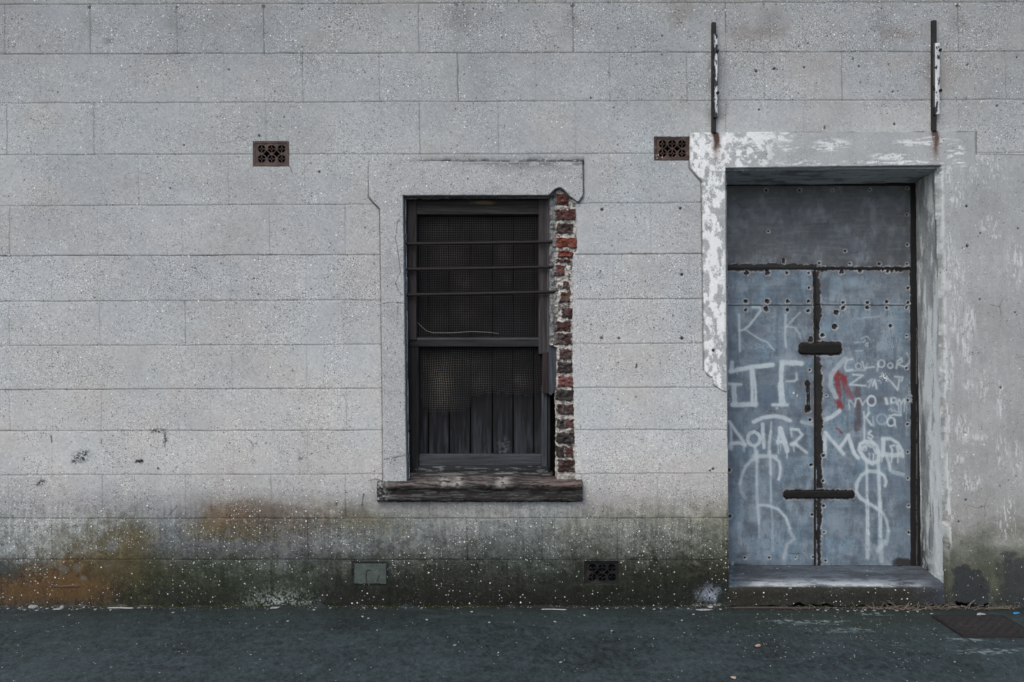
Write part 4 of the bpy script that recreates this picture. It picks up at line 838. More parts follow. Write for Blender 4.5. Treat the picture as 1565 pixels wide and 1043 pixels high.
def sill_off(XX, YY, ZZ):
    n = (fbm(XX / .10, ZZ * 0, 21, 4) - .5)
    w_ = sst(wz(752), wz(738), ZZ); return YY + w_ * (n * .016), ZZ + w_ * n * .016
zf = lambda p, d: wz(p, d)
SILL = sweep('sill', dense(578, 889.5, 1.0), [(.16, zf(727, .16)), (.10, zf(727, .10)), (.0, zf(734, 0)), (-.035, zf(736.5, -.035)), (-.055, zf(741, -.055)), (-.054, zf(746, -.05)), (-.036, zf(750, -.04)), (-.038, zf(757, -.04)), (-.05, zf(760, -.05)), (-.05, zf(766, -.05)), (-.02, zf(767.5, -.02)), (.02, zf(767, 0))], M_woodh, building, sill_col, .0065, .03, sill_off)
for px_, flip_ in ((578.3, 0), (889.2, 1)):
    q = [(.05, zf(735, 0)), (-.035, zf(737.5, -.035)), (-.053, zf(742, -.05)), (-.048, zf(765, -.05)), (.05, zf(766, 0))]
    bm_obj('sill_end', [(wx(px_), a, b) for a, b in q], [tuple(range(5)) if flip_ else tuple(range(4, -1, -1))], flat_mat('sill_end', (64, 60, 60)), SILL)
SILL['label'] = 'rotten dark sill with pale flaking paint'
gc = Grid(dense(560, 586, .6), dense(726, 772, .6), (156, 158, 161)); X, Y = gc.X, gc.Y
sdS = sdp(X, Y, [(566, 734), (574, 732), (583, 734), (583, 766), (577, 767), (572, 752), (568, 744)]) + (fbm(X / 3, Y / 3, 2) - .5) * 1.4
gc.dep = -.022 + np.clip((sdS + .8) / 1.4, 0, 1.6) * .028; gc.cut = sdS > 2.0; gc.mix(sst(-1.4, .2, sdS) * .8, (30, 30, 30)); gc.blob(580, 752, 5, 16, (30, 30, 30), .9, thr=.5, seed=3); gc.fd[:] = .4
gsurf('plaster_patch', gc, 0, M_render, building)['label'] = 'chipped plaster wedge at the left end of the sill'

win = empty('window'); win.parent = building; win['label'] = 'boarded window with wire mesh, iron bars and rotten timber frame'
DK = .72; BL = (60, 63, 68)
def tb(name, a, b, c, d, z0, z1, rgb, vert=True, seed=1, **k):
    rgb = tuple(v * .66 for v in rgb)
    return slab(name, a, b, c, d, z0, z1, M_wood if vert else M_woodh, win, rgb, round_=k.pop('round_', 1.2), res=k.pop('res', 1.0), stretch=(2.2, 40) if vert else (40, 2.2), seed=seed, var=k.pop('var', .55), rough_=k.pop('rough_', .0016), **k)
tb('head_rail', 619, 303.5, 841, 328, .075, .17, (76, 72, 72), False, 3, colf=lambda g: (g.blob(735, 310, 34, 4, (116, 98, 72), .6, seed=3), g.mix(np.exp(-((g.Y - 313.5) / .8) ** 2) * .7, (30, 28, 28)), g.stroke([(627, 316), (628, 320)], 5, (20, 18, 18), .8)))
tb('stile', 621.5, 304, 636.5, 520, .068, .17, (78, 72, 75), True, 5)['label'] = 'brown upper left stile'
tb('stile', 823.5, 304, 839.5, 541.5, .062, .17, (84, 80, 84), True, 7, colf=lambda g: g.mix(np.exp(-((g.X - 837.5) / 1) ** 2) * .6, (90, 92, 98)), edge=lambda X, Y: Y - 541 + (X - 826) * .3 - 3)['label'] = 'hanging right stile above the middle rail'
tb('stile', 623, 528, 640, 727, .085, .19, (46, 46, 48), True, 9, colf=lambda g: (g.mix(np.exp(-((g.X - 628.5) / .7) ** 2) * .8, (20, 20, 20)), g.mix(np.exp(-((g.X - 634) / .7) ** 2) * .7, (22, 22, 22))))
tb('middle_rail', 624, 516, 828, 530.5, .080, .17, (58, 58, 62), False, 11, colf=lambda g: g.mix(np.exp(-((g.Y - 518) / 1) ** 2) * .5, (90, 92, 96)))
tb('bottom_rail', 638, 695, 828, 712.5, .10, .19, (86, 90, 98), False, 13, colf=lambda g: g.mix(sst(.5, .7, fbm(g.X / 20, g.Y / 5, 4)) * .5, (52, 54, 58)))
tb('bottom_rail', 634, 713, 838, 725.5, .085, .19, (56, 58, 62), False, 15, colf=lambda g: (g.blob(720, 720, 80, 4, (26, 26, 27), .7, seed=4, thr=.45), g.mix(sst(.55, .65, fbm(g.X / 14, g.Y / 2, 9)) * .6, (104, 108, 112))))
tb('stile', 828, 590, 836.5, 727, .095, .19, (80, 85, 94), True, 17); tb('stile', 837, 604, 841, 727, .10, .19, (50, 52, 56), True, 19)
tb('hanging_board', 829, 538, 838.5, 604, .060, .085, (66, 56, 58), True, 21, edge=lambda X, Y: Y - 602 + np.abs(X - 834) * .6 + (fbm(X / 2, Y / 9, 2) - .5) * 6)
tb('hanging_board', 838.5, 520, 852, 606, .045, .075, (86, 92, 104), True, 23, edge=lambda X, Y: np.maximum(Y - 603 + np.abs(X - 842) * .9 + (fbm(X / 2, Y / 9, 4) - .5) * 6, 524 + (X - 840) * .35 - Y))['label'] = 'split blue grey board hanging beside the brickwork'
tb('inner_sill', 618, 723.5, 845, 733, .065, .19, (66, 64, 66), False, 25, colf=lambda g: g.mix(sst(.5, .62, fbm(g.X / 22, g.Y / 2, 9)) * .6, (120, 116, 114)))
bxs = [634, 655, 687, 719.5, 753, 784.5, 816, 832]
for i in range(7):
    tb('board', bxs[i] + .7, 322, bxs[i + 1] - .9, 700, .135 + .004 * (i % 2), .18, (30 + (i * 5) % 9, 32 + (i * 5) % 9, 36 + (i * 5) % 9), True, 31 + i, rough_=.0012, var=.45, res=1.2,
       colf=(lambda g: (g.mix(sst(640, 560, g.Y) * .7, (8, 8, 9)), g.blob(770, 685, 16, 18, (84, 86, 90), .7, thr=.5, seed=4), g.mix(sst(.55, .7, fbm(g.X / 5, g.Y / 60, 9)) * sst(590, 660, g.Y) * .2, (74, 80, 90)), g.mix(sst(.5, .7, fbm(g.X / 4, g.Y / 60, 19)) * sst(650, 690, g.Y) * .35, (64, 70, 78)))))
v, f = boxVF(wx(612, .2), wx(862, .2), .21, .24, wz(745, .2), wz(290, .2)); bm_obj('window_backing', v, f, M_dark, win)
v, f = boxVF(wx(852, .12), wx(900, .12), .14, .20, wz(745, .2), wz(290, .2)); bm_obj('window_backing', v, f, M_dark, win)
# wire mesh
def wires(name, xa, xb, ya, yb, tear, bulge, seed, d0):
    sp = 3.55; polys = []; cols_ = []
    def warp(x, y):
        return (x + (fbm(x / 26, y / 26, seed) - .5) * 5 * bulge, y + (fbm(x / 26, y / 26, seed + 7) - .5) * 5 * bulge, d0 + (fbm(x / 40, y / 40, seed + 5) - .5) * .016 * (1 + bulge))
    def add(P0):
        P0 = np.array(P0)
        if len(P0) < 3: return
        px, py, d = warp(P0[:, 0], P0[:, 1])
        P = np.stack([wx(px, d), d, wz(py, d)], -1); polys.append(P)
        xx, yy = P0[:, 0], P0[:, 1]
        c = lin((40, 40, 42))[None] * (.2 + 1.4 * fbm(xx / 30, yy / 24, seed + 11, 4))[:, None]
        br = 0
        for gx_, gy_, sx_, sy_, am in ((672, 350, 26, 12, .30), (740, 345, 30, 10, .22), (690, 390, 26, 14, .45), (772, 388, 10, 13, .6), (708, 430, 18, 12, .45), (776, 428, 9, 9, .3), (712, 478, 18, 20, .4), (672, 490, 14, 10, .2), (676, 583, 18, 22, 1.0), (676, 615, 18, 12, .5), (795, 582, 10, 9, .75), (735, 585, 20, 14, .3), (700, 555, 50, 12, .25), (650, 560, 12, 12, .2)):
            br = br + am * np.exp(-((xx - gx_) / sx_) ** 2 - ((yy - gy_) / sy_) ** 2)
        br = np.clip(br * .75 * (.3 + fbm(xx / 7, yy / 7, 5, 3)), 0, 1)
        c = c * (1 - br[:, None]) + lin((124, 116, 108))[None] * br[:, None]
        cols_.append(np.repeat(c, 4, 0))
    x = xa
    while x < xb:
        y = np.arange(ya, yb, 3.2); k = [(x, t) for t in y if t < tear(x) + 5 * math.sin(x * 3.1)]; add(k); x += sp
    y = ya
    while y < yb:
        seg = []
        for t in np.arange(xa, xb, 3.2):
            if y < tear(t) + 2 * math.sin(t * 2.3 + y): seg.append((t, y))
            else: add(seg); seg = []
        add(seg); y += sp
    V, F, I = tubes(polys, .00125, 4)
    return mesh_np(name, V, F, M_wire, win, {'col': np.concatenate(cols_), 'fd': np.zeros(len(V))}, smooth=False)
wires('wire_mesh', 634, 828, 326, 518, lambda x: 999, .35, 11, .105)['label'] = 'upper panel of dusty wire mesh'
wires('wire_mesh', 640, 834, 530, 700, lambda x: float(np.interp(x, [640, 655, 700, 716, 722, 760, 800, 834], [606, 632, 634, 626, 606, 602, 606, 600])), 1.0, 13, .112)['label'] = 'torn lower panel of wire mesh sagging over the boards'
V, F, I = tubes([np.array([(wx(a, .09), .09, wz(b, .09)) for a, b in ((638, 493), (645, 500), (652, 506), (662, 509), (690, 509), (720, 507), (745, 508), (762, 510))])], .0015, 5)
mesh_np('loose_wire', V, F, M_wire, win, {'col': np.tile(lin((130, 125, 118)), (len(V), 1)), 'fd': np.zeros(len(V))})
# iron bars
for (xa, ya, xb, yb, lb) in ((620.5, 373, 854, 369.5, 'top'), (620.5, 412, 850, 408, 'middle'), (620.5, 451, 854, 446, 'bottom')):
    t = np.linspace(0, 1, 60); px = xa + (xb - xa) * t; py = ya + (yb - ya) * t + np.sin(t * 3.1) * .6
    P = np.stack([wx(px, .035), .035 + t * 0, wz(py, .035)], -1); r = .0105 + .0018 * (fbm(t * 30, t * 0, int(ya), 3) - .5) + .002 * (t < .05)
    V, F, I = tubes([P], [r], 10)
    mesh_np('window_bar', V, F, M_iron, win, {'col': np.tile(lin((30, 25, 26)), (len(V), 1)), 'fd': np.zeros(len(V))})['label'] = lb + ' of three rusty round bars across the window'

# exposed brickwork
gb = Grid(dense(838, 888, .55), dense(282, 742, .55), (172, 168, 166)); X, Y = gb.X, gb.Y
gb.mul(.55 + .9 * fbm(X / 6, Y / 5, 3, 5)); gb.mix(sst(.5, .62, fbm(X / 4, Y / 3, 6, 4)) * .7, (184, 180, 178)); gb.mix(sst(.56, .66, fbm(X / 5, Y / 6, 8, 4)) * .8, (48, 46, 46))
gb.dep = .022 + (fbm(X / 5, Y / 4, 9, 5) - .5) * .022 + sst(880, 886, X) * .0
BK = [(847, 296, 868, 313, (96, 50, 46)), (849, 319, 880, 336, (88, 50, 47)), (851, 341, 876, 357, (66, 44, 42)), (845, 363, 882, 378, (122, 58, 48)), (853, 383, 876, 393, (118, 52, 46)), (850, 396, 871, 401, (84, 50, 46)), (846, 405, 862, 421, (104, 58, 54)), (861, 430, 870, 442, (84, 54, 52)), (857, 447, 871, 462, (96, 66, 56)), (859, 470, 877, 486, (76, 46, 46)), (849, 491, 872, 507, (80, 50, 48)), (847, 509, 874, 527, (70, 48, 48)),
      (855, 533, 874, 549, (84, 58, 60)), (852, 554, 877, 570, (60, 46, 48)), (853, 575, 876, 592, (128, 78, 76)), (850, 595, 877, 613, (60, 50, 50)), (852, 618, 877, 634, (74, 52, 52)), (851, 641, 863, 655, (58, 46, 46)), (864, 641, 877, 655, (88, 50, 48)), (851, 661, 878, 678, (54, 42, 43)), (850, 682, 862, 700, (58, 42, 43)), (864, 683, 876, 700, (88, 50, 50)), (853, 703, 878, 722, (66, 44, 42))]
for i, (a, b, c, d, rgb) in enumerate(BK):
    sl = gb.win(a - 5, c + 5, b - 5, d + 5); Xs, Ys = gb.X[sl], gb.Y[sl]
    q = sdp(Xs, Ys, [(a, b), (c, b + .8), (c, d), (a, d - .6)]) + (fbm(Xs / 3.5, Ys / 3.5, i + 100, 5) - .5) * 5.0 + fz(Xs, Ys) * 5
    k = sst(.9, -.9, q)
    t = lin(tuple(v * .86 + 6 if i_ else v * .86 for i_, v in enumerate(rgb)))[None, None] * (.5 + .95 * fbm(Xs / 3.5, Ys / 2.5, i + 150, 4))[..., None]
    gb.col[sl] = gb.col[sl] * (1 - k[..., None]) + t * k[..., None]
    gb.dep[sl] -= k * (.009 + .006 * hsh(np.float64(i), np.float64(3), 5)) + (fbm(Xs / 5, Ys / 4, i + 170, 3) - .5) * .012 * k
    gb.mix(np.exp(-((q + .2) / 1.2) ** 2) * (Ys > d - 2) * .5, (26, 24, 26), sl)
pl = sst(852, 848, X + (fbm(X / 4, Y / 8, 41) - .5) * 7) * sst(528, 515, Y)
gb.mix(pl * .9, (118, 120, 124)); gb.mul(1 - pl * .6 * sst(.5, .65, fbm(X / 4, Y / 7, 45))); gb.dep += pl * .012
gb.mix(sst(730, 722, Y) * 0 + (Y > 723) * .5, (150, 146, 142))
sdB = sdp(X, Y, [(839, 296), (849, 285), (864, 285), (886, 305), (888, 742), (852, 742), (851, 720), (852, 640), (850, 600), (851, 532), (839, 528)]) + (fbm(X / 3, Y / 4, 47) - .5) * 2.5
gb.dep += np.clip((sdB + 1) / 2, 0, 1) * .05; gb.cut = sdB > 1.6
gb.dep += sst(842, 838, X) * .04
gb.mix(sst(.55, .68, fbm(X / 5, Y / 5, 61, 5) + fz(X, Y)) * .3, (120, 116, 114)); gb.mix(sst(.55, .68, fbm(X / 6, Y / 4, 63, 5) + fz(X, Y)) * .3, (34, 31, 33))
gb.fd[:] = .3
BRK = gsurf('exposed_brickwork', gb, 0, M_brick, building); BRK['label'] = 'strip of broken red bricks and crumbling mortar right of the window'
# bricks' hidden flank towards the gap
v, f = boxVF(wx(853), wx(884), .05, .15, wz(742), wz(300)); bm_obj('exposed_brick_core', v, f, flat_mat('brick_core', (60, 44, 42)), BRK)

# ------------------------------------------------------------------ air bricks
def air_brick(x0, y0, x1, y1, d0, rgb, label, broken=0, seed=1):
    ac = empty('air_brick'); ac.parent = building; ac['label'] = label
    g = Grid(dense(x0 - .5, x1 + .5, .28), dense(y0 - .5, y1 + .5, .28), rgb); X, Y = g.X, g.Y
    g.mul(.6 + .8 * fbm(X / 6, Y / 6, seed, 4)); g.mix(sst(.55, .7, fbm(X / 12, Y / 9, seed + 3)) * (.1 if broken else .5), (104, 84, 76))
    w_, h_ = x1 - x0, y1 - y0
    cx = [x0 + w_ * f for f in (.235, .515, .795)]; cy = [y0 + h_ * f for f in (.30, .70)]
    hole = np.full(X.shape, -9.); dm = np.full(X.shape, 99.)
    for a in cx:
        for b in cy:
            dx, dy = X - a, Y - b; r = np.hypot(dx, dy); dm = np.minimum(dm, r)
            kid = np.minimum(np.minimum(5.6 - r, r - 2.5), np.minimum(abs(dx), abs(dy)) - .75)
            hole = np.maximum(hole, np.maximum(kid, 1.15 - r))
    for a in (cx[0] + cx[1]) / 2, (cx[1] + cx[2]) / 2:
        b = (cy[0] + cy[1]) / 2
        hole = np.maximum(hole, np.minimum(dm - 7.6, 4.5 - np.hypot(X - a, Y - b)))
    if broken: hole = hole + (fbm(X / 3, Y / 3, seed + 8) - .45) * 2.2
    k = sst(-.3, .3, hole)
    g.dep = k * .05 + (fbm(X / 3, Y / 3, seed + 9, 4) - .5) * .0015
    ins = np.minimum(np.minimum(X - x0, x1 - X), np.minimum(Y - y0, y1 - Y))
    g.dep -= sst(4, 2.5, ins) * .003
    g.mix(k, (8, 7, 7)); g.fd[:] = .1
    if seed == 2:
        for q in ((1003, 238), (1004, 242), (1006, 237), (1012, 240), (1040, 237)): g.stroke([q], 1.8, (190, 188, 184), .9)
    gsurf('grille', g, d0, M_clay, ac)
    v, f = boxVF(wx(x0 - 1, d0), wx(x1 + 1, d0), d0 + .045, d0 + .06, wz(y1 + 1, d0), wz(y0 - 1, d0)); bm_obj('duct_back', v, f, M_dark, ac)
    return ac
air_brick(387, 216.5, 441.5, 254.5, .004, (74, 64, 62), 'brown clay air brick at upper left of the window', 0, 1)
air_brick(1000, 209.5, 1053.5, 245.5, .004, (64, 54, 52), 'brown clay air brick beside the door surround', 0, 2)
air_brick(893, 858, 946.5, 893.5, .014, (24, 25, 28), 'blackened clogged air brick low in the mossy base', 1, 3)
gp = Grid(dense(537, 595, .7), dense(857, 899, .7), (68, 76, 74)); X, Y = gp.X, gp.Y
sdS = sdp(X, Y, [(542, 861.5), (591.5, 862), (591, 893), (541, 892.5)]) + (fbm(X / 4, Y / 4, 6) - .5) * 2.4
gp.mul(.7 + .6 * fbm(X / 9, Y / 6, 8, 4)); gp.dep = -.006 + (fbm(X / 8, Y / 8, 4) - .5) * .004 + np.clip((sdS + .8) / 1.6, 0, 1.6) * .014; gp.cut = sdS > 2.2
gp.mix(sst(-1.5, .3, sdS) * .6, (24, 26, 24)); gp.stroke([(567, 872), (561, 872), (560, 880), (561, 894)], 1.6, (18, 20, 20), .85, dep=.002); gp.stroke([(580, 880), (577, 889)], 1.6, (22, 24, 24), .8, dep=.002); gp.fd[:] = .12
gsurf('mortar_patch', gp, 0, M_smooth, building)['label'] = 'grey green mortar square filling a blocked air brick'

# ------------------------------------------------------------------ iron brackets above the door
def bracket(cx, y0, y1, ys0, ys1, side, bolts, label):
    b = empty('wall_bracket'); b.parent = building; b['label'] = label
    slab('iron_strip', cx - 3.2, y0, cx + 3.2, y1, -.022, .004, M_iron, b, (32, 31, 33), round_=.6, res=.8, stretch=(3, 12))
    jj = lambda X, Y: np.maximum(X - (cx + side) - (fbm(X / 3, Y / 5, int(cx)) - .5) * 4, -99) * 1.0
    def cf(g):
        g.mix(sst(.40, .48, fbm(g.X / 3.5, g.Y / 8, int(cx) + 1, 4) + (0.03 if side > 6 else -.10)) * .95, (196, 200, 206))
        g.mix((g.X < cx + .6) * .9, (30, 29, 31))
    slab('timber_strip', cx - .8, ys0, cx + side, ys1, -.034, -.02, M_wood, b, (52, 54, 62), round_=.8, res=.6, stretch=(2, 10), colf=cf)
    for x, y in bolts:
        a = np.linspace(0, 2 * math.pi, 7)[:-1]; V = []; F = []
        X0, Z0 = wx(x), wz(y); r = .0105
        for yy in (-.034, -.045):
            V += [(X0 + r * math.cos(t), yy, Z0 + r * math.sin(t)) for t in a]
        V += [(X0 + r * .6 * math.cos(t), -.050, Z0 + r * .6 * math.sin(t)) for t in a]
        for k in range(6): F += [(k, (k + 1) % 6, 6 + (k + 1) % 6, 6 + k), (6 + k, 6 + (k + 1) % 6, 12 + (k + 1) % 6, 12 + k)]
        F.append(tuple(range(12, 18)))
        bm_obj('bolt', V, F, flat_mat('bolt_iron', (26, 25, 27)), b)
bracket(1091.3, 34, 203, 52, 180, 5.5, [(1094.3, 82), (1094.5, 145)], 'left iron strip above the door with flaking timber')
bracket(1428.5, 31, 200.5, 66, 175, 8, [(1432, 80), (1432.5, 141.5)], 'right iron strip above the door with white splintered timber')

# ------------------------------------------------------------------ ground
gx = np.concatenate([[-60, -30, -14, -8, -6, -5], dense(-4.2, 4.4, .011), [5, 6, 8, 14, 30, 60]])
gy = np.concatenate([[-90, -40, -20, -10, -6, -4, -3], dense(-2.2, .06, .009), [.2, .45]])
GX, GY = np.meshgrid(gx, gy)
n = fbm(GX / .5, GY / .3, 3, 5)
gcol = np.zeros(GX.shape + (3,)) + lin((48, 60, 64)); gcol *= (.45 + 1.1 * (fbm(GX / .018, GY / .03, 88, 3) - .5) + .85 * n + .8 * grit(GX * 200, GY * 160) + .5 * (fbm(GX / .09, GY / .09, 77, 4) - .5) + 1.2 * fz(GX * 90, GY * 60))[..., None]
near = np.exp(-np.maximum(0, -GY) / .34)
gcol = mixc(gcol, (near * .9 * sst(.3, .6, fbm(GX / .35, GY / .12, 5, 4) + .15)), (31, 40, 35))
gcol = mixc(gcol, np.exp(-((GX - 2.1) / .7) ** 2) * np.exp(-((GY + .25) / .25) ** 2) * .7 * (.4 + fbm(GX / .2, GY / .1, 6)), (38, 46, 38))
gcol = mixc(gcol, sst(.62, .74, fbm(GX / .25, GY / .05, 7, 5)) * .3, (66, 76, 86))
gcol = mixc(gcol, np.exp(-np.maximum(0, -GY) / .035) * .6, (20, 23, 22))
for cx, cy, rx_2, ry_2, a in ((1.85, -.27, .28, .05, .55), (2.35, -.14, .12, .03, .7), (2.75, -.75, .25, .06, .45), (3.2, -.95, .25, .08, .45), (2.0, -.42, .25, .05, .3), (2.68, -.57, .10, .03, .6)):
    q = sst(1.2, .4, np.hypot((GX - cx) / rx_2, (GY - cy) / ry_2) + (fbm(GX / .06, GY / .02, 8) - .5))
    gcol = mixc(gcol, q * a * sst(.5, .62, fbm(GX / .03, GY / .012, 9, 3)), (150, 168, 172))
gfd = .03 + .09 * fbm(GX / .5, GY / .4, 12) + .40 * np.exp(-((GX - 2.0) / .75) ** 2) * np.exp(-((GY + .45) / .4) ** 2) * (.3 + 1.2 * fbm(GX / .12, GY / .12, 13))
GZ = (fbm(GX / .8, GY / .8, 14, 3) - .5) * .006 + np.exp(-np.maximum(0, -GY) / .02) * (fbm(GX / .07, GY / .03, 15, 4) - .35) * .05 * (GY < .06)
GZ = np.where((GX > 1.4) & (GY > -.05), np.minimum(GZ, .001), GZ)
m_g = mixc(gcol, np.exp(-np.maximum(0, -GY) / .008) * .6 * (GX < -2.2), (110, 100, 96))
P = np.stack([GX, GY, GZ], -1)[::-1]
o = surf('pavement', P, M_ground, None, m_g[::-1], gfd[::-1]); tag(o, kind='structure')

# ------------------------------------------------------------------ drain cover
dr = empty('drain_cover', (2.915, -.365, .004))
tag(dr, 'dark brown ribbed metal drain cover set in the pavement right of the step', 'drain cover')
ux = dense(-.212, .212, .004); uy = dense(-.162, .162, .003); UX, UY = np.meshgrid(ux, uy)
rb = np.abs(((UX / .016 + UY / .016) % 1) - .5) < .24; rb2 = np.abs(((UX / .016 - UY / .016) % 1) - .5) < .24
zz = .004 + .006 * (np.where(((np.floor(UX / .03) + np.floor(UY / .03)) % 2) > 0, rb, rb2)) + (fbm(UX / .02, UY / .02, 4) - .5) * .002
cc = np.zeros(UX.shape + (3,)) + lin((27, 26, 27)); cc *= (.55 + .9 * fbm(UX / .05, UY / .03, 5, 5))[..., None]; cc = mixc(cc, np.where(((np.floor(UX / .03) + np.floor(UY / .03)) % 2) > 0, rb, rb2) * .45, (44, 42, 44))
for cx, cy in ((-.09, .02), (.06, .03)):
    k = (np.abs(UX - cx) < .05) & (np.abs(UY - cy) < .03); k2 = (np.abs(UX - cx) < .042) & (np.abs(UY - cy) < .024); cc = mixc(cc, (k & ~k2) * .5, (56, 52, 54))
surf('lid', np.stack([UX, UY, zz], -1)[::-1], M_iron, dr, cc[::-1], smooth=False)
V = []; F = []
for bx in ((-.228, .228, -.178, -.165, -.02, .009), (-.228, .228, .165, .178, -.02, .009), (-.228, -.215, -.165, .165, -.02, .009), (.215, .228, -.165, .165, -.02, .009)):
    v, f = boxVF(*bx, o=len(V)); V += v; F += f
bm_obj('rim', V, F, flat_mat('cast_rim', (36, 32, 33)), dr, bevel=.002)

# ------------------------------------------------------------------ litter along the foot of the wall
def stone(r, sx, sy, sz, seed):
    rr = random.Random(seed); V = []; F = []
    import bmesh
    bm = bmesh.new(); bmesh.ops.create_icosphere(bm, subdivisions=2, radius=r)
    planes = [(rr.gauss(0, 1), rr.gauss(0, 1), rr.gauss(0, 1)) for _ in range(9)]
    for v_ in bm.verts:
        for p in planes:
            L = math.sqrt(sum(c * c for c in p)); d = sum(a * b for a, b in zip(v_.co, p)) / L
            if d > r * .72:
                for k in range(3): v_.co[k] -= (d - r * .72) * p[k] / L
        v_.co[0] *= sx; v_.co[1] *= sy; v_.co[2] *= sz
    me = bpy.data.meshes.new('stone'); bm.to_mesh(me); bm.free(); return me
M_chip = flat_mat('plaster_chip', (140, 141, 142), .9, .4, 90); M_chip2 = flat_mat('pale_stone', (130, 132, 134), .9, .5, 90)
def gpos(px, py):            # a point on the pavement seen at this place in the photo
    dist = H * S * D / (py - 521.5) / 1.0
    return ((px - 782.5) / S * dist / D, dist - D)
def put(me, name, px, py, rz, mat, label, cat, group=None, z=.004):
    o = bpy.data.objects.new(name, me); COL.objects.link(o)
    if not me.materials: me.materials.append(mat)
    x, y = gpos(px, max(py, 928.6)); o.location = (x, min(y, -.012), z); o.rotation_euler = (0, 0, rz)
    return tag(o, label, cat, group)
put(stone(.022, 1.5, 1, .9, 1), 'rubble_lump', 51, 929.2, .2, M_chip2, 'largest grey rubble lump against the rusty base at far left', 'rubble')
put(stone(.017, 1.1, 1, .9, 2), 'rubble_lump', 95, 930, .2, M_chip2, 'round grey rubble lump beside a flat white chip at the left', 'rubble')
put(stone(.016, 1.5, 1, .8, 3), 'rubble_lump', 1086, 929.5, .4, M_chip, 'pale brick crumb at the corner beside the door step', 'rubble')
put(stone(.02, 1.8, 1, .25, 4), 'plaster_chip', 421, 930, .4, M_chip, 'white forked chip below the white lichen spatter', 'chip')
put(stone(.03, 2.0, .5, .12, 5), 'plaster_chip', 1075, 933, .05, M_chip, 'long white mortar smear chip beside the door step', 'chip')
put(stone(.02, 1.6, 1, .2, 6), 'plaster_chip', 88, 932, .1, M_chip, 'flat white chip in front of the round rubble lump', 'chip')
put(stone(.022, 1.6, .9, .4, 7), 'paper_scrap', 1499, 940, .2, M_chip, 'crumpled white scrap behind the drain cover', 'litter')
me = stone(.014, 2.2, .8, .4, 8); put(me, 'plastic_scrap', 1553, 938, .3, flat_mat('blue_plastic', (50, 120, 170), .4, .1), 'small blue plastic scrap by the dry stalks', 'litter')
put(stone(.012, 1.9, 1, .7, 9), 'dead_leaf', 1158, 988, .5, flat_mat('leaf_tan', (150, 130, 110), .8, .3), 'small tan leaf lying alone on the asphalt before the step', 'leaf')
put(stone(.012, 1.5, 1, .6, 10), 'dead_leaf', 1121, 1037, -.4, flat_mat('leaf_tan2', (160, 145, 130), .8, .3), 'small pale leaf at the very bottom edge below the step', 'leaf')
def stick(px0, px1, py, r, name, label, cat, mat, flat=.5):
    x0_, y0_ = gpos(px0, py); x1_, _ = gpos(px1, py); y0_ = min(y0_, -.015)
    t = np.linspace(0, 1, 24); P = np.stack([x0_ + (x1_ - x0_) * t, y0_ + .004 * np.sin(t * 5) + 0 * t, r * flat + .003 + 0 * t], -1)
    V, F, I = tubes([P], [r * (.8 + .4 * fbm(t * 8, t * 0, int(px0), 3)) * np.minimum(1, np.minimum(t, 1 - t) * 14 + .3)], 8)
    c = P.mean(0); V = V - c; V[:, 2] *= flat * 1.4
    o = mesh_np(name, V, F, mat, None, {'col': np.tile(lin((150, 150, 150)), (len(V), 1)), 'fd': np.zeros(len(V))}); o.location = c
    return tag(o, label, cat)
stick(164, 205, 931, .007, 'wood_splinter', 'long pale splinter lying at the rusty wall foot', 'splinter', M_chip)
stick(827, 866, 933, .005, 'wood_splinter', 'long white splinter under the blackened air brick', 'splinter', M_chip)
stick(1116, 1246, 931.5, .0065, 'metal_rod', 'thin brown rod lying along the foot of the door step', 'rod', flat_mat('rod_rust', (62, 54, 52), .7, .4), .9)
chips = [stone(.008, 1.6, 1, .45, 20 + i) for i in range(5)]
CH = [(12, 931), (30, 930), (38, 933), (56, 934), (63, 929.5), (72, 931), (80, 929), (106, 941), (118, 932), (128, 929.5), (146, 932), (169, 933), (212, 930), (222, 929.5), (232, 930), (265, 937), (281, 930), (345, 931), (480, 933), (505, 930), (556, 930), (574, 931), (645, 930), (700, 930), (721, 936), (905, 931), (913, 931), (928, 931), (983, 931), (893, 941), (1000, 932), (1010, 931),
      (1036, 930), (1042, 949), (1052, 931), (1060, 940), (1101, 932), (1250, 933), (1262, 934), (1280, 933), (1296, 935), (1306, 934), (1318, 935), (1322, 933), (1336, 934), (1352, 935), (1370, 934), (1388, 936), (1402, 935), (1424, 939), (695, 987), (554, 943), (563, 946), (652, 948), (748, 952), (848, 951), (440, 950), (935, 965), (857, 1013)]
REG = [(0, 160, 'at the rusty wall foot on the far left'), (160, 330, 'at the olive stained wall foot on the left'), (330, 640, 'below the mortar patch stretch of wall'), (640, 870, 'in front of the wall under the window'), (870, 1030, 'under the blackened air brick'),
       (1030, 1112, 'at the wall corner beside the step'), (1112, 1340, 'at the foot of the left half of the step'), (1340, 1565, 'among dry stalks right of the step')]
ORD = 'first second third fourth fifth sixth seventh eighth ninth tenth eleventh twelfth thirteenth'.split()
CH.sort(); cnt = {}
for i, (a, b) in enumerate(CH):
    rg = [q for q in REG if q[0] <= a < q[1]][0][2]; cnt[rg] = cnt.get(rg, -1) + 1
    put(chips[i % 5], 'plaster_chip', a, b, i * 1.3, M_chip, 'tiny chip ' + rg + ', ' + ORD[cnt[rg]] + ' from the left', 'chip', 'tiny pale plaster chips on the pavement', z=.003)
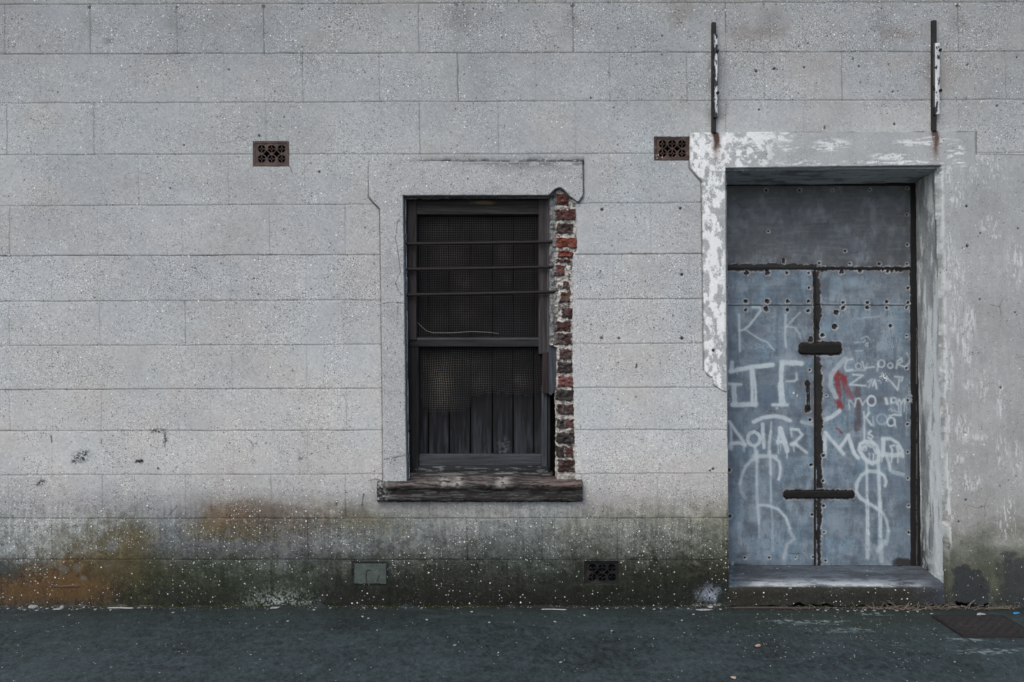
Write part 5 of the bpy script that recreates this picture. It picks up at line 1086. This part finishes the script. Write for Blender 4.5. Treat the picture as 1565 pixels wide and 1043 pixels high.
# dry stalks and grass
rr = random.Random(5); polys = []; rads = []
for i in range(210):
    if i < 130: px = rr.uniform(1335, 1560)
    else: px = rr.uniform(1180, 1470)
    if 1462 < px < 1500 and i % 2: px += 40
    x, y = gpos(px, rr.uniform(928.6, 934)); y = min(y, -.006)
    L = rr.uniform(.03, .11) * (1 if px > 1340 else .5); a = rr.uniform(0, 6.28); el = rr.uniform(.2, 1.0) if i % 3 == 0 else rr.uniform(0, .3); P = []
    for k in range(7):
        t = k / 6; P.append((x + math.cos(a) * L * t * math.cos(el), min(-.003, y + math.sin(a) * L * t * math.cos(el) * .5), .004 + L * math.sin(max(el, .02)) * (t - .45 * t * t) * 1.6)); a += rr.uniform(-.25, .25)
    polys.append(np.array(P)); rads.append(np.linspace(.0019, .0009, 7))
V, F, I = tubes(polys, rads, 4)
o = mesh_np('dry_grass', V, F, plain_mat('straw', .8, .2, 0, 30, .3), None, {'col': lin((120, 110, 102))[None] * (.3 + .9 * hsh(I, I * 0, 3))[:, None], 'fd': np.zeros(len(V))}, smooth=False)
tag(o, 'pale dry grass and stalks gathered at the foot of the step and wall', 'dry grass', kind='stuff')
# loose grit swept into the angle of wall and pavement
rr = random.Random(19); V = []; F = []; cl = []
for i in range(5200):
    px = rr.uniform(-40, 1620) if i % 3 else rr.choice([rr.gauss(90, 60), rr.gauss(1080, 25), rr.gauss(1330, 70), rr.gauss(420, 50)])
    if 1115 < px < 1450: y = -.016 - abs(rr.gauss(0, .022))
    else: y = -.003 - abs(rr.gauss(0, .020 if px > 330 else .032))
    x = wx(px); s_ = rr.uniform(.0012, .0042) * (1.4 if rr.random() < .06 else 1); z = rr.uniform(0, .006) + max(0, .010 + y * .5); b_ = len(V); v_ = rr.random()
    for q in ((1, 0, -.4), (-.5, .8, -.4), (-.5, -.8, -.4), (.1, 0, .8)):
        V.append((x + q[0] * s_ * rr.uniform(.7, 1.5), y + q[1] * s_, z + q[2] * s_ * .8))
        k = 30 + 55 * v_ + (80 if v_ > .86 else 0); cl.append(lin((k + 4, k + 1, k)))
    F += [(b_, b_ + 1, b_ + 3, b_ + 3), (b_ + 1, b_ + 2, b_ + 3, b_ + 3), (b_ + 2, b_, b_ + 3, b_ + 3)]
me = bpy.data.meshes.new('grit'); me.from_pydata(V, [], [f[:3] for f in F]); me.update()
at = me.attributes.new('col', 'FLOAT_COLOR', 'POINT'); at.data.foreach_set('color', np.concatenate([np.array(cl), np.ones((len(V), 1))], 1).astype(np.float32).ravel())
me.materials.append(M_clay); o = bpy.data.objects.new('grit', me); COL.objects.link(o)
tag(o, 'fine grit and crumbled mortar swept along the foot of the wall', 'grit', kind='stuff')
# low moss along the wall foot
rr = random.Random(9); V = []; F = []; cl = []
for i in range(2600):
    a = rr.choice([(270, 520), (270, 520), (540, 720), (720, 1110), (1120, 1440), (0, 270)])
    px = rr.uniform(*a); x = wx(px); y = -.004 - abs(rr.gauss(0, .010)); z = abs(rr.gauss(0, .006)); s_ = rr.uniform(.002, .005)
    b_ = len(V)
    for k in range(4):
        t = k * math.pi / 2 + rr.random(); V.append((x + s_ * math.cos(t), y + s_ * rr.uniform(-.6, .6), z + s_ * math.sin(t)))
        cl.append(lin((38 + rr.random() * 20, 48 + rr.random() * 22, 30)))
    F.append((b_, b_ + 1, b_ + 2, b_ + 3))
o = mesh_np('moss', np.array(V), np.array(F), plain_mat('moss', .95, .1), None, {'col': np.array(cl), 'fd': np.zeros(len(V))}, smooth=False)
tag(o, 'dark green moss growing along the foot of the wall', 'moss', kind='stuff')
